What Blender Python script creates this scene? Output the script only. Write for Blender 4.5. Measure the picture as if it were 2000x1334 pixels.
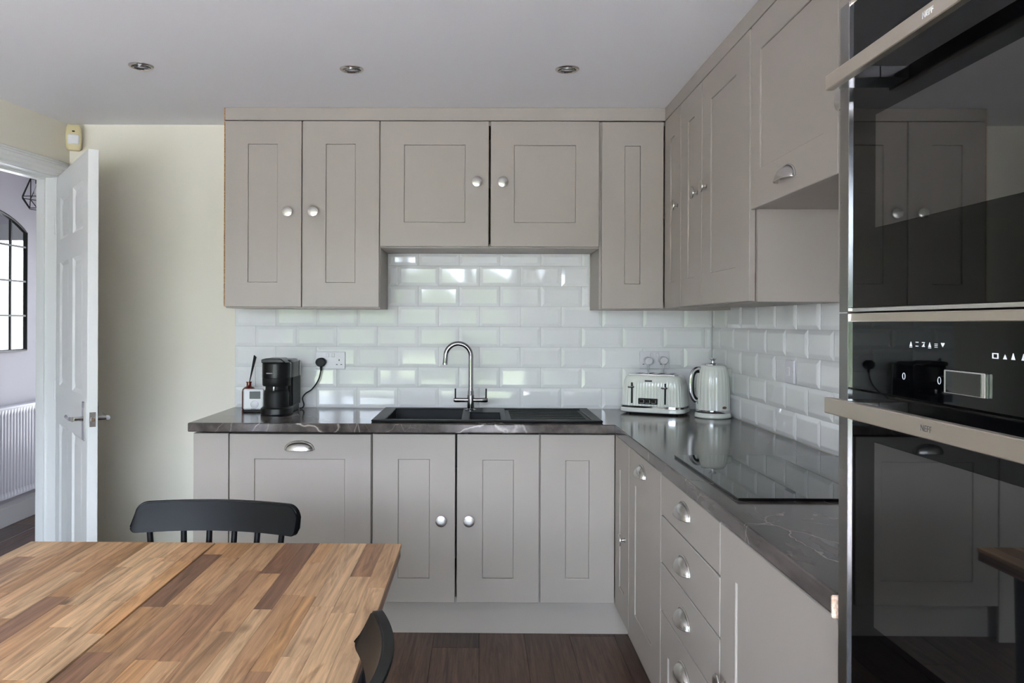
import bpy, bmesh, math, random
from mathutils import Vector, Matrix
R = math.radians
random.seed(7)
S = bpy.context.scene
for o in list(bpy.data.objects):
    bpy.data.objects.remove(o)
COL = S.collection

# ------------------------------------------------------------------ camera
FPX, CX, CY, CAMH = 1552.0, 924.5, 630.0, 1.334
YAW, ROLL = R(0.5), R(0.22)
cd = bpy.data.cameras.new('camera')
cd.sensor_fit = 'HORIZONTAL'
cd.sensor_width = 36.0
cd.lens = FPX / 2000 * 36
cd.shift_x = (1000 - CX) / 2000
cd.shift_y = (CY - 667) / 2000
cd.clip_start = 0.02
cam = bpy.data.objects.new('camera', cd)
COL.objects.link(cam)
fw = Vector((-math.sin(YAW), math.cos(YAW), 0))
r0 = Vector((math.cos(YAW), math.sin(YAW), 0))
u0 = Vector((0, 0, 1))
cr = r0 * math.cos(ROLL) + u0 * math.sin(ROLL)
cu = u0 * math.cos(ROLL) - r0 * math.sin(ROLL)
cam.matrix_world = Matrix(((cr.x, cu.x, -fw.x, 0), (cr.y, cu.y, -fw.y, 0), (cr.z, cu.z, -fw.z, CAMH), (0, 0, 0, 1)))
S.camera = cam

# ------------------------------------------------------------------ world, daylight, exposure
SKY = 20.0
EXPOSURE = 0.79
S.view_settings.view_transform = 'Standard'
S.view_settings.look = 'None'
S.view_settings.gamma = 1.0
S.view_settings.use_curve_mapping = False
S.view_settings.exposure = EXPOSURE
wd = bpy.data.worlds.new('sky')
S.world = wd
wd.use_nodes = True
wn, wl = wd.node_tree.nodes, wd.node_tree.links
wn.clear()
wo = wn.new('ShaderNodeOutputWorld')
wb = wn.new('ShaderNodeBackground')
wr = wn.new('ShaderNodeValToRGB')
ws = wn.new('ShaderNodeSeparateXYZ')
wt = wn.new('ShaderNodeTexCoord')
wl.new(wt.outputs['Generated'], ws.inputs[0])
wl.new(ws.outputs['Z'], wr.inputs[0])
wr.color_ramp.elements[0].position = 0.0
wr.color_ramp.elements[0].color = (0.78, 0.88, 1.0, 1)
wr.color_ramp.elements[1].position = 0.7
wr.color_ramp.elements[1].color = (0.56, 0.70, 1.0, 1)
wl.new(wr.outputs[0], wb.inputs['Color'])
wb.inputs['Strength'].default_value = SKY
wl.new(wb.outputs[0], wo.inputs[0])


def portal(name, loc, rot, sx, sy):
    l = bpy.data.lights.new(name, 'AREA')
    l.shape = 'RECTANGLE'
    l.size, l.size_y = sx, sy
    l.cycles.is_portal = True
    o = bpy.data.objects.new(name, l)
    COL.objects.link(o)
    o.location, o.rotation_euler = loc, rot
    return o


sl = bpy.data.lights.new('bounce_sun', 'SUN')
sl.energy = 35.0
sl.angle = R(1.0)
sl.color = (1.0, 0.925, 0.86)
bounce_sun = bpy.data.objects.new('bounce_sun', sl)
COL.objects.link(bounce_sun)
bounce_sun.rotation_euler = (R(34), 0, R(-16))       # added high behind the camera, to bounce daylight off patio and floor

# room measures (metres): x right, y away from the camera, z up
YB = 3.94           # back wall
XR = 1.152          # right wall
YR = -1.60          # rear wall with the garden doors
CEIL = 2.312
LWX, LWS = -2.048, 0.146      # left wall runs at a slight angle from the back corner
WTOP = 0.91
YD, XD = 3.35, 0.570          # door faces of the base units (back run, right run)
YW, XW = 3.615, 0.8346        # door faces of the wall units
GX0, GX1, GZ1 = -2.45, 0.55, 2.10      # garden doors in the rear wall
portal('garden_door_portal', ((GX0 + GX1) / 2, YR + 0.01, GZ1 / 2), (R(90), 0, 0), GX1 - GX0, GZ1)
portal('hall_portal', (-2.62, 6.04, 1.15), (R(-90), 0, 0), 0.86, 2.1)

# ------------------------------------------------------------------ helpers


def lin(c):
    return tuple(((v / 255) / 12.92 if v / 255 <= 0.04045 else ((v / 255 + 0.055) / 1.055) ** 2.4) for v in c) + (1.0,)


MATS = {}


def nt(name):
    m = bpy.data.materials.new(name)
    m.use_nodes = True
    n, l = m.node_tree.nodes, m.node_tree.links
    b = n['Principled BSDF']
    MATS[name] = m
    return m, n, l, b


def mat(name, rgb, rough=0.5, metal=0.0, ior=1.5, var=0.0, vscale=6.0, bump=0.0, bscale=200.0, coat=0.0, spec=None, aniso=None):
    m, n, l, b = nt(name)
    b.inputs['Base Color'].default_value = lin(rgb)
    b.inputs['Roughness'].default_value = rough
    b.inputs['Metallic'].default_value = metal
    b.inputs['IOR'].default_value = ior
    b.inputs['Coat Weight'].default_value = coat
    if spec is not None:
        b.inputs['Specular IOR Level'].default_value = spec
    tc = n.new('ShaderNodeTexCoord')
    if var > 0:
        t = n.new('ShaderNodeTexNoise')
        t.inputs['Scale'].default_value = vscale
        t.inputs['Detail'].default_value = 4
        l.new(tc.outputs['Object'], t.inputs['Vector'])
        mx = n.new('ShaderNodeMix')
        mx.data_type = 'RGBA'
        c = lin(rgb)
        mx.inputs[6].default_value = tuple(v * (1 - var) for v in c[:3]) + (1,)
        mx.inputs[7].default_value = tuple(min(1, v * (1 + var)) for v in c[:3]) + (1,)
        l.new(t.outputs['Fac'], mx.inputs[0])
        l.new(mx.outputs[2], b.inputs['Base Color'])
    if bump > 0:
        t = n.new('ShaderNodeTexNoise')
        t.inputs['Scale'].default_value = bscale
        l.new(tc.outputs['Object'], t.inputs['Vector'])
        bp = n.new('ShaderNodeBump')
        bp.inputs['Strength'].default_value = bump
        bp.inputs['Distance'].default_value = 0.002
        l.new(t.outputs['Fac'], bp.inputs['Height'])
        l.new(bp.outputs[0], b.inputs['Normal'])
    return m


def brushed(name, rgb, rough, stretch, scale=120):
    m, n, l, b = nt(name)
    b.inputs['Metallic'].default_value = 1.0
    b.inputs['Base Color'].default_value = lin(rgb)
    tc = n.new('ShaderNodeTexCoord')
    mp = n.new('ShaderNodeMapping')
    mp.inputs['Scale'].default_value = stretch
    l.new(tc.outputs['Object'], mp.inputs['Vector'])
    t = n.new('ShaderNodeTexNoise')
    t.inputs['Scale'].default_value = scale
    l.new(mp.outputs[0], t.inputs['Vector'])
    mr = n.new('ShaderNodeMapRange')
    mr.inputs['To Min'].default_value = rough * 0.75
    mr.inputs['To Max'].default_value = rough * 1.3
    l.new(t.outputs['Fac'], mr.inputs['Value'])
    l.new(mr.outputs[0], b.inputs['Roughness'])
    return m


def wood(name, rough, cols=None, grain=(26, 1.6, 26), contrast=0.35, knots=True, coat=0.0):
    """wood that takes its base tone from the object's own colour (one tone for each board)"""
    m, n, l, b = nt(name)
    oi = n.new('ShaderNodeObjectInfo')
    tc = n.new('ShaderNodeTexCoord')
    va = n.new('ShaderNodeVectorMath')
    va.operation = 'SCALE'
    va.inputs[0].default_value = (7.3, 19.1, 3.7)
    l.new(oi.outputs['Random'], va.inputs['Scale'])
    ad = n.new('ShaderNodeVectorMath')
    l.new(tc.outputs['Object'], ad.inputs[0])
    l.new(va.outputs[0], ad.inputs[1])
    mp = n.new('ShaderNodeMapping')
    mp.inputs['Scale'].default_value = grain
    l.new(ad.outputs[0], mp.inputs['Vector'])
    t = n.new('ShaderNodeTexNoise')
    t.inputs['Scale'].default_value = 1.0
    t.inputs['Detail'].default_value = 6
    t.inputs['Roughness'].default_value = 0.62
    t.inputs['Distortion'].default_value = 1.4
    l.new(mp.outputs[0], t.inputs['Vector'])
    rp = n.new('ShaderNodeValToRGB')
    lo, hi = 1 - contrast, 1 + contrast * 0.55
    rp.color_ramp.elements[0].position = 0.30
    rp.color_ramp.elements[0].color = (lo, lo * 0.94, lo * 0.88, 1)
    rp.color_ramp.elements[1].position = 0.66
    rp.color_ramp.elements[1].color = (hi, hi, hi, 1)
    l.new(t.outputs['Fac'], rp.inputs[0])
    mx = n.new('ShaderNodeMix')
    mx.data_type = 'RGBA'
    mx.blend_type = 'MULTIPLY'
    mx.inputs[0].default_value = 1.0
    l.new(oi.outputs['Color'], mx.inputs[6])
    l.new(rp.outputs[0], mx.inputs[7])
    out = mx.outputs[2]
    # broad dark figure
    t2 = n.new('ShaderNodeTexNoise')
    t2.inputs['Scale'].default_value = 1.0
    t2.inputs['Detail'].default_value = 3
    t2.inputs['Distortion'].default_value = 2.2
    mp2 = n.new('ShaderNodeMapping')
    mp2.inputs['Scale'].default_value = (grain[0] * 0.55, grain[1] * 1.5, grain[2] * 0.55)
    l.new(ad.outputs[0], mp2.inputs['Vector'])
    l.new(mp2.outputs[0], t2.inputs['Vector'])
    r2 = n.new('ShaderNodeValToRGB')
    r2.color_ramp.elements[0].position = 0.56
    r2.color_ramp.elements[0].color = (1, 1, 1, 1)
    r2.color_ramp.elements[1].position = 0.74
    r2.color_ramp.elements[1].color = (0.55, 0.47, 0.40, 1)
    l.new(t2.outputs['Fac'], r2.inputs[0])
    m2 = n.new('ShaderNodeMix')
    m2.data_type = 'RGBA'
    m2.blend_type = 'MULTIPLY'
    m2.inputs[0].default_value = 0.75 if knots else 0.4
    l.new(out, m2.inputs[6])
    l.new(r2.outputs[0], m2.inputs[7])
    out = m2.outputs[2]
    if knots:
        vo = n.new('ShaderNodeTexVoronoi')
        vo.inputs['Scale'].default_value = 1.0
        mp3 = n.new('ShaderNodeMapping')
        mp3.inputs['Scale'].default_value = (5.5, 3.2, 5.5)
        l.new(ad.outputs[0], mp3.inputs['Vector'])
        l.new(mp3.outputs[0], vo.inputs['Vector'])
        r3 = n.new('ShaderNodeValToRGB')
        r3.color_ramp.elements[0].position = 0.02
        r3.color_ramp.elements[0].color = (0.25, 0.17, 0.12, 1)
        r3.color_ramp.elements[1].position = 0.10
        r3.color_ramp.elements[1].color = (1, 1, 1, 1)
        l.new(vo.outputs['Distance'], r3.inputs[0])
        m3 = n.new('ShaderNodeMix')
        m3.data_type = 'RGBA'
        m3.blend_type = 'MULTIPLY'
        m3.inputs[0].default_value = 0.9
        l.new(out, m3.inputs[6])
        l.new(r3.outputs[0], m3.inputs[7])
        out = m3.outputs[2]
    l.new(out, b.inputs['Base Color'])
    b.inputs['Roughness'].default_value = rough
    b.inputs['Coat Weight'].default_value = coat
    bp = n.new('ShaderNodeBump')
    bp.inputs['Strength'].default_value = 0.08
    bp.inputs['Distance'].default_value = 0.001
    l.new(t.outputs['Fac'], bp.inputs['Height'])
    l.new(bp.outputs[0], b.inputs['Normal'])
    return m


def stone(name):
    m, n, l, b = nt(name)
    tc = n.new('ShaderNodeTexCoord')
    base = n.new('ShaderNodeTexNoise')
    base.inputs['Scale'].default_value = 5.0
    base.inputs['Detail'].default_value = 8
    mpb = n.new('ShaderNodeMapping')
    mpb.inputs['Rotation'].default_value = (0, 0, R(28))
    mpb.inputs['Scale'].default_value = (4, 1, 4)
    l.new(tc.outputs['Object'], mpb.inputs['Vector'])
    l.new(mpb.outputs[0], base.inputs['Vector'])
    rb = n.new('ShaderNodeValToRGB')
    rb.color_ramp.elements[0].position = 0.3
    rb.color_ramp.elements[0].color = lin((60, 53, 51))
    rb.color_ramp.elements[1].position = 0.72
    rb.color_ramp.elements[1].color = lin((104, 95, 91))
    l.new(base.outputs['Fac'], rb.inputs[0])
    out = rb.outputs[0]
    for (sc, rot, w, fac, st) in ((2.3, 35, 0.009, 0.9, (1, 1, 1)), (4.6, -20, 0.010, 0.5, (1, .55, 1)), (9.0, 60, 0.010, 0.25, (1, .4, 1))):
        wn_ = n.new('ShaderNodeTexNoise')
        wn_.inputs['Scale'].default_value = 3.0
        wn_.inputs['Detail'].default_value = 5
        l.new(tc.outputs['Object'], wn_.inputs['Vector'])
        ms = n.new('ShaderNodeVectorMath')
        ms.operation = 'SCALE'
        ms.inputs['Scale'].default_value = 0.22
        l.new(wn_.outputs['Color'], ms.inputs[0])
        ad = n.new('ShaderNodeVectorMath')
        l.new(tc.outputs['Object'], ad.inputs[0])
        l.new(ms.outputs[0], ad.inputs[1])
        mp = n.new('ShaderNodeMapping')
        mp.inputs['Rotation'].default_value = (0, 0, R(rot))
        mp.inputs['Scale'].default_value = st
        mp.inputs['Location'].default_value = (sc * 0.37, sc * 0.11, 0)
        l.new(ad.outputs[0], mp.inputs['Vector'])
        vo = n.new('ShaderNodeTexVoronoi')
        vo.feature = 'DISTANCE_TO_EDGE'
        vo.inputs['Scale'].default_value = sc
        l.new(mp.outputs[0], vo.inputs['Vector'])
        rv = n.new('ShaderNodeValToRGB')
        rv.color_ramp.elements[0].position = 0.0
        rv.color_ramp.elements[0].color = (1, 1, 1, 1)
        rv.color_ramp.elements[1].position = w
        rv.color_ramp.elements[1].color = (0, 0, 0, 1)
        l.new(vo.outputs['Distance'], rv.inputs[0])
        # break the veins up
        bn = n.new('ShaderNodeTexNoise')
        bn.inputs['Scale'].default_value = 2.6
        bn.inputs['Detail'].default_value = 2
        l.new(mp.outputs[0], bn.inputs['Vector'])
        rbk = n.new('ShaderNodeValToRGB')
        rbk.color_ramp.elements[0].position = 0.47
        rbk.color_ramp.elements[0].color = (0, 0, 0, 1)
        rbk.color_ramp.elements[1].position = 0.60
        rbk.color_ramp.elements[1].color = (1, 1, 1, 1)
        l.new(bn.outputs['Fac'], rbk.inputs[0])
        mu = n.new('ShaderNodeMath')
        mu.operation = 'MULTIPLY'
        l.new(rv.outputs[0], mu.inputs[0])
        l.new(rbk.outputs[0], mu.inputs[1])
        mu2 = n.new('ShaderNodeMath')
        mu2.operation = 'MULTIPLY'
        mu2.inputs[1].default_value = fac
        l.new(mu.outputs[0], mu2.inputs[0])
        mx = n.new('ShaderNodeMix')
        mx.data_type = 'RGBA'
        mx.inputs[7].default_value = lin((196, 186, 178))
        l.new(mu2.outputs[0], mx.inputs[0])
        l.new(out, mx.inputs[6])
        out = mx.outputs[2]
    l.new(out, b.inputs['Base Color'])
    b.inputs['Roughness'].default_value = 0.14
    b.inputs['IOR'].default_value = 1.5
    b.inputs['Specular IOR Level'].default_value = 0.3
    return m


def pane(name, ior=1.5, tint=(1, 1, 1, 1)):
    m, n, l, b = nt(name)
    n.remove(b)
    out = n['Material Output']
    tr = n.new('ShaderNodeBsdfTransparent')
    tr.inputs[0].default_value = tint
    gl = n.new('ShaderNodeBsdfGlossy')
    gl.inputs['Roughness'].default_value = 0.0
    fr = n.new('ShaderNodeFresnel')
    fr.inputs['IOR'].default_value = ior
    mx = n.new('ShaderNodeMixShader')
    l.new(fr.outputs[0], mx.inputs[0])
    l.new(tr.outputs[0], mx.inputs[1])
    l.new(gl.outputs[0], mx.inputs[2])
    l.new(mx.outputs[0], out.inputs['Surface'])
    return m


def speckle(name, a, c, scale, rough, d=None):
    m, n, l, b = nt(name)
    tc = n.new('ShaderNodeTexCoord')
    t = n.new('ShaderNodeTexNoise')
    t.inputs['Scale'].default_value = scale
    t.inputs['Detail'].default_value = 5
    l.new(tc.outputs['Object'], t.inputs['Vector'])
    rp = n.new('ShaderNodeValToRGB')
    rp.color_ramp.elements[0].position = 0.38
    rp.color_ramp.elements[0].color = lin(a)
    rp.color_ramp.elements[1].position = 0.62
    rp.color_ramp.elements[1].color = lin(c)
    l.new(t.outputs['Fac'], rp.inputs[0])
    l.new(rp.outputs[0], b.inputs['Base Color'])
    b.inputs['Roughness'].default_value = rough
    return m


M_PAINT = mat('cabinet_paint', (169, 160, 151), 0.42, var=0.012, vscale=2.5, bump=0.03, bscale=500)
M_INSIDE = mat('cabinet_inside', (168, 159, 150), 0.5, var=0.01)
M_CHIP = speckle('chipboard', (120, 76, 36), (214, 160, 96), 260, 0.8)
M_RAW = speckle('raw_edge', (196, 158, 130), (238, 214, 196), 180, 0.7)
M_WALL = mat('cream_wall_paint', (234, 228, 213), 0.75, var=0.01, vscale=3, bump=0.05, bscale=300)
M_CEIL = mat('ceiling_paint', (236, 235, 237), 0.8, var=0.01, vscale=2, bump=0.04, bscale=200)
M_HALL = mat('hall_wall_paint', (226, 223, 228), 0.75, var=0.008)
M_GLOSSW = mat('white_gloss_paint', (232, 232, 230), 0.30, var=0.006)
M_TILE = mat('tile_glaze', (236, 236, 235), 0.05, ior=1.52, spec=0.5, var=0.01, vscale=9, bump=0.012, bscale=9)
M_GROUT = mat('grout', (206, 206, 202), 0.85, var=0.03, vscale=40)
M_STONE = stone('worktop_stone')
M_FLOOR = wood('floor_wood', 0.45, grain=(60, 2.6, 60), contrast=0.62, knots=False)
M_FGAP = mat('floor_gap', (30, 22, 20), 0.8)
M_STAVE = wood('table_wood', 0.48, grain=(46, 2.4, 46), contrast=0.52, knots=True)
M_TDARK = mat('table_edge_shadow_gap', (70, 46, 34), 0.7)
M_TEDGE = wood('table_edge_wood', 0.5, grain=(20, 1.5, 60), contrast=0.4, knots=False)
M_BLACKW = mat('black_chair_paint', (14, 14, 15), 0.42, spec=0.2, var=0.08, vscale=12, bump=0.06, bscale=60)
M_NICKEL = mat('brushed_nickel', (208, 205, 201), 0.27, 1.0)
M_STEEL = brushed('brushed_steel', (222, 212, 198), 0.36, (1, 1, 14), 90)
M_STEELB = mat('polished_steel', (232, 232, 232), 0.16, 1.0)
M_CHROME = mat('chrome', (215, 216, 218), 0.06, 1.0)
M_DKCHROME = mat('tap_chrome', (168, 168, 170), 0.10, 1.0)
M_SINK = mat('sink_composite', (20, 21, 22), 0.45, spec=0.22, var=0.2, vscale=300, bump=0.1, bscale=500)
M_BGLASS = mat('black_glass', (5, 5, 6), 0.02, ior=1.27)
M_OVENWIN = mat('oven_window_glass', (20, 20, 21), 0.02, ior=1.95)
M_HOB = mat('hob_glass', (10, 10, 11), 0.03, ior=1.5)
M_BLKPL = mat('black_plastic', (15, 15, 16), 0.28, spec=0.35)
M_BLKMT = mat('black_matt_plastic', (18, 18, 19), 0.5, spec=0.3)
M_CORD = mat('black_cord', (16, 16, 16), 0.5)
M_WHPL = mat('white_plastic', (228, 227, 228), 0.32)
M_SOCK = mat('socket_plastic', (222, 220, 224), 0.30)
M_WCORD = mat('white_cord', (190, 188, 190), 0.45)
M_CREAMPL = mat('aged_cream_plastic', (222, 208, 164), 0.45)
M_ENAMEL = mat('cream_enamel', (226, 228, 220), 0.16, coat=0.4)
M_LCD = mat('lcd_grey', (84, 88, 88), 0.45)
M_AMBER = mat('amber_glass', (92, 26, 20), 0.06, coat=0.5)
M_REED = mat('black_reed', (20, 18, 18), 0.7)
M_MIRROR = mat('mirror_silver', (238, 240, 242), 0.01, 1.0)
M_BLKMET = mat('black_metal', (16, 16, 18), 0.4)
M_RAD = mat('radiator_enamel', (235, 235, 240), 0.3)
M_PRINT = mat('white_print', (225, 225, 228), 0.5)
M_PRINTG = mat('grey_print', (96, 92, 88), 0.5)
M_BADGE = mat('badge_bronze', (120, 100, 84), 0.35, 0.6)
M_BADGED = mat('badge_dark', (84, 84, 84), 0.35, 0.5)
M_PANE = pane('window_glass')
M_OBSC = pane('obscured_glass', tint=(.50, .48, .46, 1))
M_LENS = mat('lamp_lens', (225, 226, 228), 0.12, coat=0.5)
M_LAWN = speckle('lawn', (80, 92, 52), (120, 130, 82), 30, 0.9)
M_BOUNCE = speckle('bounce_patio', (180, 174, 171), (208, 202, 198), 8, 0.8)
M_HEDGE = speckle('hedge_leaves', (40, 54, 28), (118, 134, 70), 9, 0.8)


def bm_new():
    return bmesh.new()


def box(bm, x0, x1, y0, y1, z0, z1, bev=0.0, seg=1):
    t = bmesh.new()
    bmesh.ops.create_cube(t, size=1.0)
    for v in t.verts:
        v.co = Vector((x0 + (v.co.x + .5) * (x1 - x0), y0 + (v.co.y + .5) * (y1 - y0), z0 + (v.co.z + .5) * (z1 - z0)))
    if bev > 0:
        bmesh.ops.bevel(t, geom=list(t.edges), offset=bev, segments=seg, profile=0.5, affect='EDGES')
    merge(bm, t)


def merge(bm, t, mtx=None):
    if mtx is not None:
        bmesh.ops.transform(t, matrix=mtx, verts=t.verts)
    me = bpy.data.meshes.new('tmp')
    t.to_mesh(me)
    t.free()
    bm.from_mesh(me)
    bpy.data.meshes.remove(me)


def cells(bm, us, vs, keep, w0, w1, axis='Z', bev=0.0, seg=1, bevsel=None):
    """solid plate made of grid cells, so holes and L shapes are one closed mesh"""
    t = bmesh.new()

    def P(u, v, w):
        return Vector((u, v, w)) if axis == 'Z' else (Vector((u, w, v)) if axis == 'Y' else Vector((w, u, v)))
    g = {}

    def V(i, j, k):
        if (i, j, k) not in g:
            g[(i, j, k)] = t.verts.new(P(us[i], vs[j], (w0, w1)[k]))
        return g[(i, j, k)]
    on = {(i, j) for i in range(len(us) - 1) for j in range(len(vs) - 1) if keep(i, j)}
    for (i, j) in on:
        t.faces.new((V(i, j, 1), V(i + 1, j, 1), V(i + 1, j + 1, 1), V(i, j + 1, 1)))
        t.faces.new((V(i, j, 0), V(i, j + 1, 0), V(i + 1, j + 1, 0), V(i + 1, j, 0)))
        for (di, dj, a, c) in ((0, -1, (i, j), (i + 1, j)), (0, 1, (i, j + 1), (i + 1, j + 1)), (-1, 0, (i, j), (i, j + 1)), (1, 0, (i + 1, j), (i + 1, j + 1))):
            if (i + di, j + dj) not in on:
                t.faces.new((V(*a, 0), V(*c, 0), V(*c, 1), V(*a, 1)))
    bmesh.ops.recalc_face_normals(t, faces=t.faces)
    if bev > 0:
        es = [e for e in t.edges if len(e.link_faces) == 2 and e.calc_face_angle() > 1.0 and (bevsel is None or bevsel(e))]
        bmesh.ops.bevel(t, geom=es, offset=bev, segments=seg, profile=0.5, affect='EDGES')
    merge(bm, t)


AX = {'Z': Matrix.Identity(4), 'Y': Matrix.Rotation(R(90), 4, 'X'), 'X': Matrix.Rotation(R(-90), 4, 'Y')}
# 'Y': profile height runs towards -y ; 'X': profile height runs towards -x


def lathe(bm, prof, c=(0, 0, 0), axis='Z', n=32, rfun=None, cap=True):
    t = bmesh.new()
    rings = []
    for (r, h) in prof:
        ring = []
        for k in range(n):
            a = 2 * math.pi * k / n
            rr = r * (rfun(a, h) if rfun else 1)
            ring.append(t.verts.new((rr * math.cos(a), rr * math.sin(a), h)))
        rings.append(ring)
    for i in range(len(rings) - 1):
        for k in range(n):
            t.faces.new((rings[i][k], rings[i][(k + 1) % n], rings[i + 1][(k + 1) % n], rings[i + 1][k]))
    if cap:
        t.faces.new(list(reversed(rings[0])))
        t.faces.new(rings[-1])
    bmesh.ops.recalc_face_normals(t, faces=t.faces)
    merge(bm, t, Matrix.Translation(c) @ AX[axis])


def tube(bm, pts, rad, n=10, closed=False):
    t = bmesh.new()
    P = [Vector(p) for p in pts]
    N = len(P)
    rads = rad if isinstance(rad, (list, tuple)) else [rad] * N
    rings = []
    up = None
    for i in range(N):
        if closed:
            d = (P[(i + 1) % N] - P[i - 1]).normalized()
        else:
            d = (P[min(i + 1, N - 1)] - P[max(i - 1, 0)]).normalized()
        if up is None:
            up = Vector((0, 0, 1)) if abs(d.z) < 0.9 else Vector((1, 0, 0))
        s = d.cross(up)
        if s.length < 1e-5:
            s = d.cross(Vector((0, 1, 0)))
        s.normalize()
        up = s.cross(d).normalized()
        rings.append([t.verts.new(P[i] + (s * math.cos(2 * math.pi * k / n) + up * math.sin(2 * math.pi * k / n)) * rads[i]) for k in range(n)])
    for i in range(N - 1 + (1 if closed else 0)):
        a, b2 = rings[i], rings[(i + 1) % N]
        for k in range(n):
            t.faces.new((a[k], a[(k + 1) % n], b2[(k + 1) % n], b2[k]))
    if not closed:
        t.faces.new(list(reversed(rings[0])))
        t.faces.new(rings[-1])
    bmesh.ops.recalc_face_normals(t, faces=t.faces)
    merge(bm, t)


def spline(pts, k=8):
    P = [Vector(p) for p in pts]
    P = [P[0] * 2 - P[1]] + P + [P[-1] * 2 - P[-2]]
    out = []
    for i in range(1, len(P) - 2):
        for j in range(k):
            s = j / k
            a, b, c, d = P[i - 1], P[i], P[i + 1], P[i + 2]
            out.append(0.5 * ((2 * b) + (c - a) * s + (2 * a - 5 * b + 4 * c - d) * s * s + (3 * b - a - 3 * c + d) * s ** 3))
    out.append(P[-2])
    return out


def loft(bm, secs, n=48, sup=4.0, flute=0.0, nfl=0, cap=True):
    """stack of superellipse sections (cx, cy, z, half width, half depth)"""
    t = bmesh.new()
    rings = []
    for s in secs:
        cx_, cy_, z, a, b = s[:5]
        fl = s[5] if len(s) > 5 else flute
        e = 2.0 / (s[6] if len(s) > 6 else sup)
        ring = []
        D = []
        for k in range(1441):
            th = 2 * math.pi * k / 1440
            co, si = math.cos(th), math.sin(th)
            D.append((a * math.copysign(abs(co) ** e, co), b * math.copysign(abs(si) ** e, si)))
        acc = [0.0]
        for k in range(1440):
            acc.append(acc[-1] + math.hypot(D[k + 1][0] - D[k][0], D[k + 1][1] - D[k][1]))
        i_ = 0
        for k in range(n):
            want = acc[-1] * k / n
            while acc[i_ + 1] < want:
                i_ += 1
            f_ = (want - acc[i_]) / max(acc[i_ + 1] - acc[i_], 1e-9)
            x = D[i_][0] + (D[i_ + 1][0] - D[i_][0]) * f_
            y = D[i_][1] + (D[i_ + 1][1] - D[i_][1]) * f_
            if fl:
                q = 1 - fl * (0.5 + 0.5 * math.cos(nfl * 2 * math.pi * k / n))
                x, y = x * q, y * q
            ring.append(t.verts.new((cx_ + x, cy_ + y, z)))
        rings.append(ring)
    for i in range(len(rings) - 1):
        for k in range(n):
            t.faces.new((rings[i][k], rings[i][(k + 1) % n], rings[i + 1][(k + 1) % n], rings[i + 1][k]))
    if cap:
        t.faces.new(list(reversed(rings[0])))
        t.faces.new(rings[-1])
    bmesh.ops.recalc_face_normals(t, faces=t.faces)
    merge(bm, t)


def prism(bm, pts, w0, w1, axis='Z', bev=0.0):
    t = bmesh.new()

    def P(u, v, w):
        return Vector((u, v, w)) if axis == 'Z' else (Vector((u, w, v)) if axis == 'Y' else Vector((w, u, v)))
    lo = [t.verts.new(P(u, v, w0)) for u, v in pts]
    hi = [t.verts.new(P(u, v, w1)) for u, v in pts]
    t.faces.new(lo)
    t.faces.new(list(reversed(hi)))
    for i in range(len(pts)):
        j = (i + 1) % len(pts)
        t.faces.new((lo[i], lo[j], hi[j], hi[i]))
    bmesh.ops.recalc_face_normals(t, faces=t.faces)
    if bev:
        bmesh.ops.bevel(t, geom=list(t.edges), offset=bev, segments=1, affect='EDGES')
    merge(bm, t)


def mesh_of(name, bm, m, smooth=40):
    me = bpy.data.meshes.new(name)
    bm.to_mesh(me)
    bm.free()
    if smooth:
        for p in me.polygons:
            p.use_smooth = True
        me.set_sharp_from_angle(angle=R(smooth))
        # keep large flat faces flat: no normal blending into a narrow bevel beside them
        ef = {}
        for p in me.polygons:
            for k in p.edge_keys:
                ef.setdefault(k, []).append(p)
        for e in me.edges:
            fs = ef.get(tuple(sorted(e.vertices)), [])
            if len(fs) == 2:
                a0, a1 = sorted((fs[0].area, fs[1].area))
                if a1 > 6 * a0 and fs[0].normal.dot(fs[1].normal) < .9995:
                    e.use_edge_sharp = True
    if m:
        me.materials.append(m)
    return me


def link(name, data, parent=None, loc=(0, 0, 0), rot=(0, 0, 0)):
    o = bpy.data.objects.new(name, data)
    COL.objects.link(o)
    o.location, o.rotation_euler = loc, rot
    if parent:
        o.parent = parent
    return o


def obj(name, bm, m, parent=None, loc=(0, 0, 0), rot=(0, 0, 0), smooth=40):
    return link(name, mesh_of(name, bm, m, smooth), parent, loc, rot)


def tag(o, label, cat, group=None):
    o['label'] = label
    o['category'] = cat
    if group:
        o['group'] = group
    return o


def thing(name, label, cat, loc=(0, 0, 0), rot=(0, 0, 0), group=None):
    return tag(link(name, None, None, loc, rot), label, cat, group)


def struct(o):
    o['kind'] = 'structure'
    return o


def sbox(name, m, *dims):
    bm = bm_new()
    for d in dims:
        box(bm, *d)
    return struct(obj(name, bm, m))


def text(name, body, size, m, parent, loc, rot, depth=0.0003):
    c = bpy.data.curves.new(name, 'FONT')
    c.body = body
    c.size = size
    c.extrude = depth
    c.align_x = 'CENTER'
    c.align_y = 'CENTER'
    o = bpy.data.objects.new(name + '_curve', c)
    COL.objects.link(o)
    bpy.context.view_layer.update()
    me = bpy.data.meshes.new_from_object(o.evaluated_get(bpy.context.evaluated_depsgraph_get()))
    bpy.data.objects.remove(o)
    me.name = name
    me.materials.clear()
    me.materials.append(m)
    return link(name, me, parent, loc, rot)


# ------------------------------------------------------------------ room shell
XLW = lambda y: LWX - LWS * (YB - y)          # left wall face at depth y
floor = sbox('floor', M_FGAP, (-3.2, XR + .1, YR - .1, YB, -.10, -.008), (-3.2, -2.0, YB, 6.15, -.10, -.008))
# floor boards: each a piece of the floor
PW, PL = 0.192, 1.28
TONES = [(98, 74, 60), (86, 64, 52), (106, 82, 68), (80, 60, 50), (94, 70, 56)]
pm_cache = {}


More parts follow.
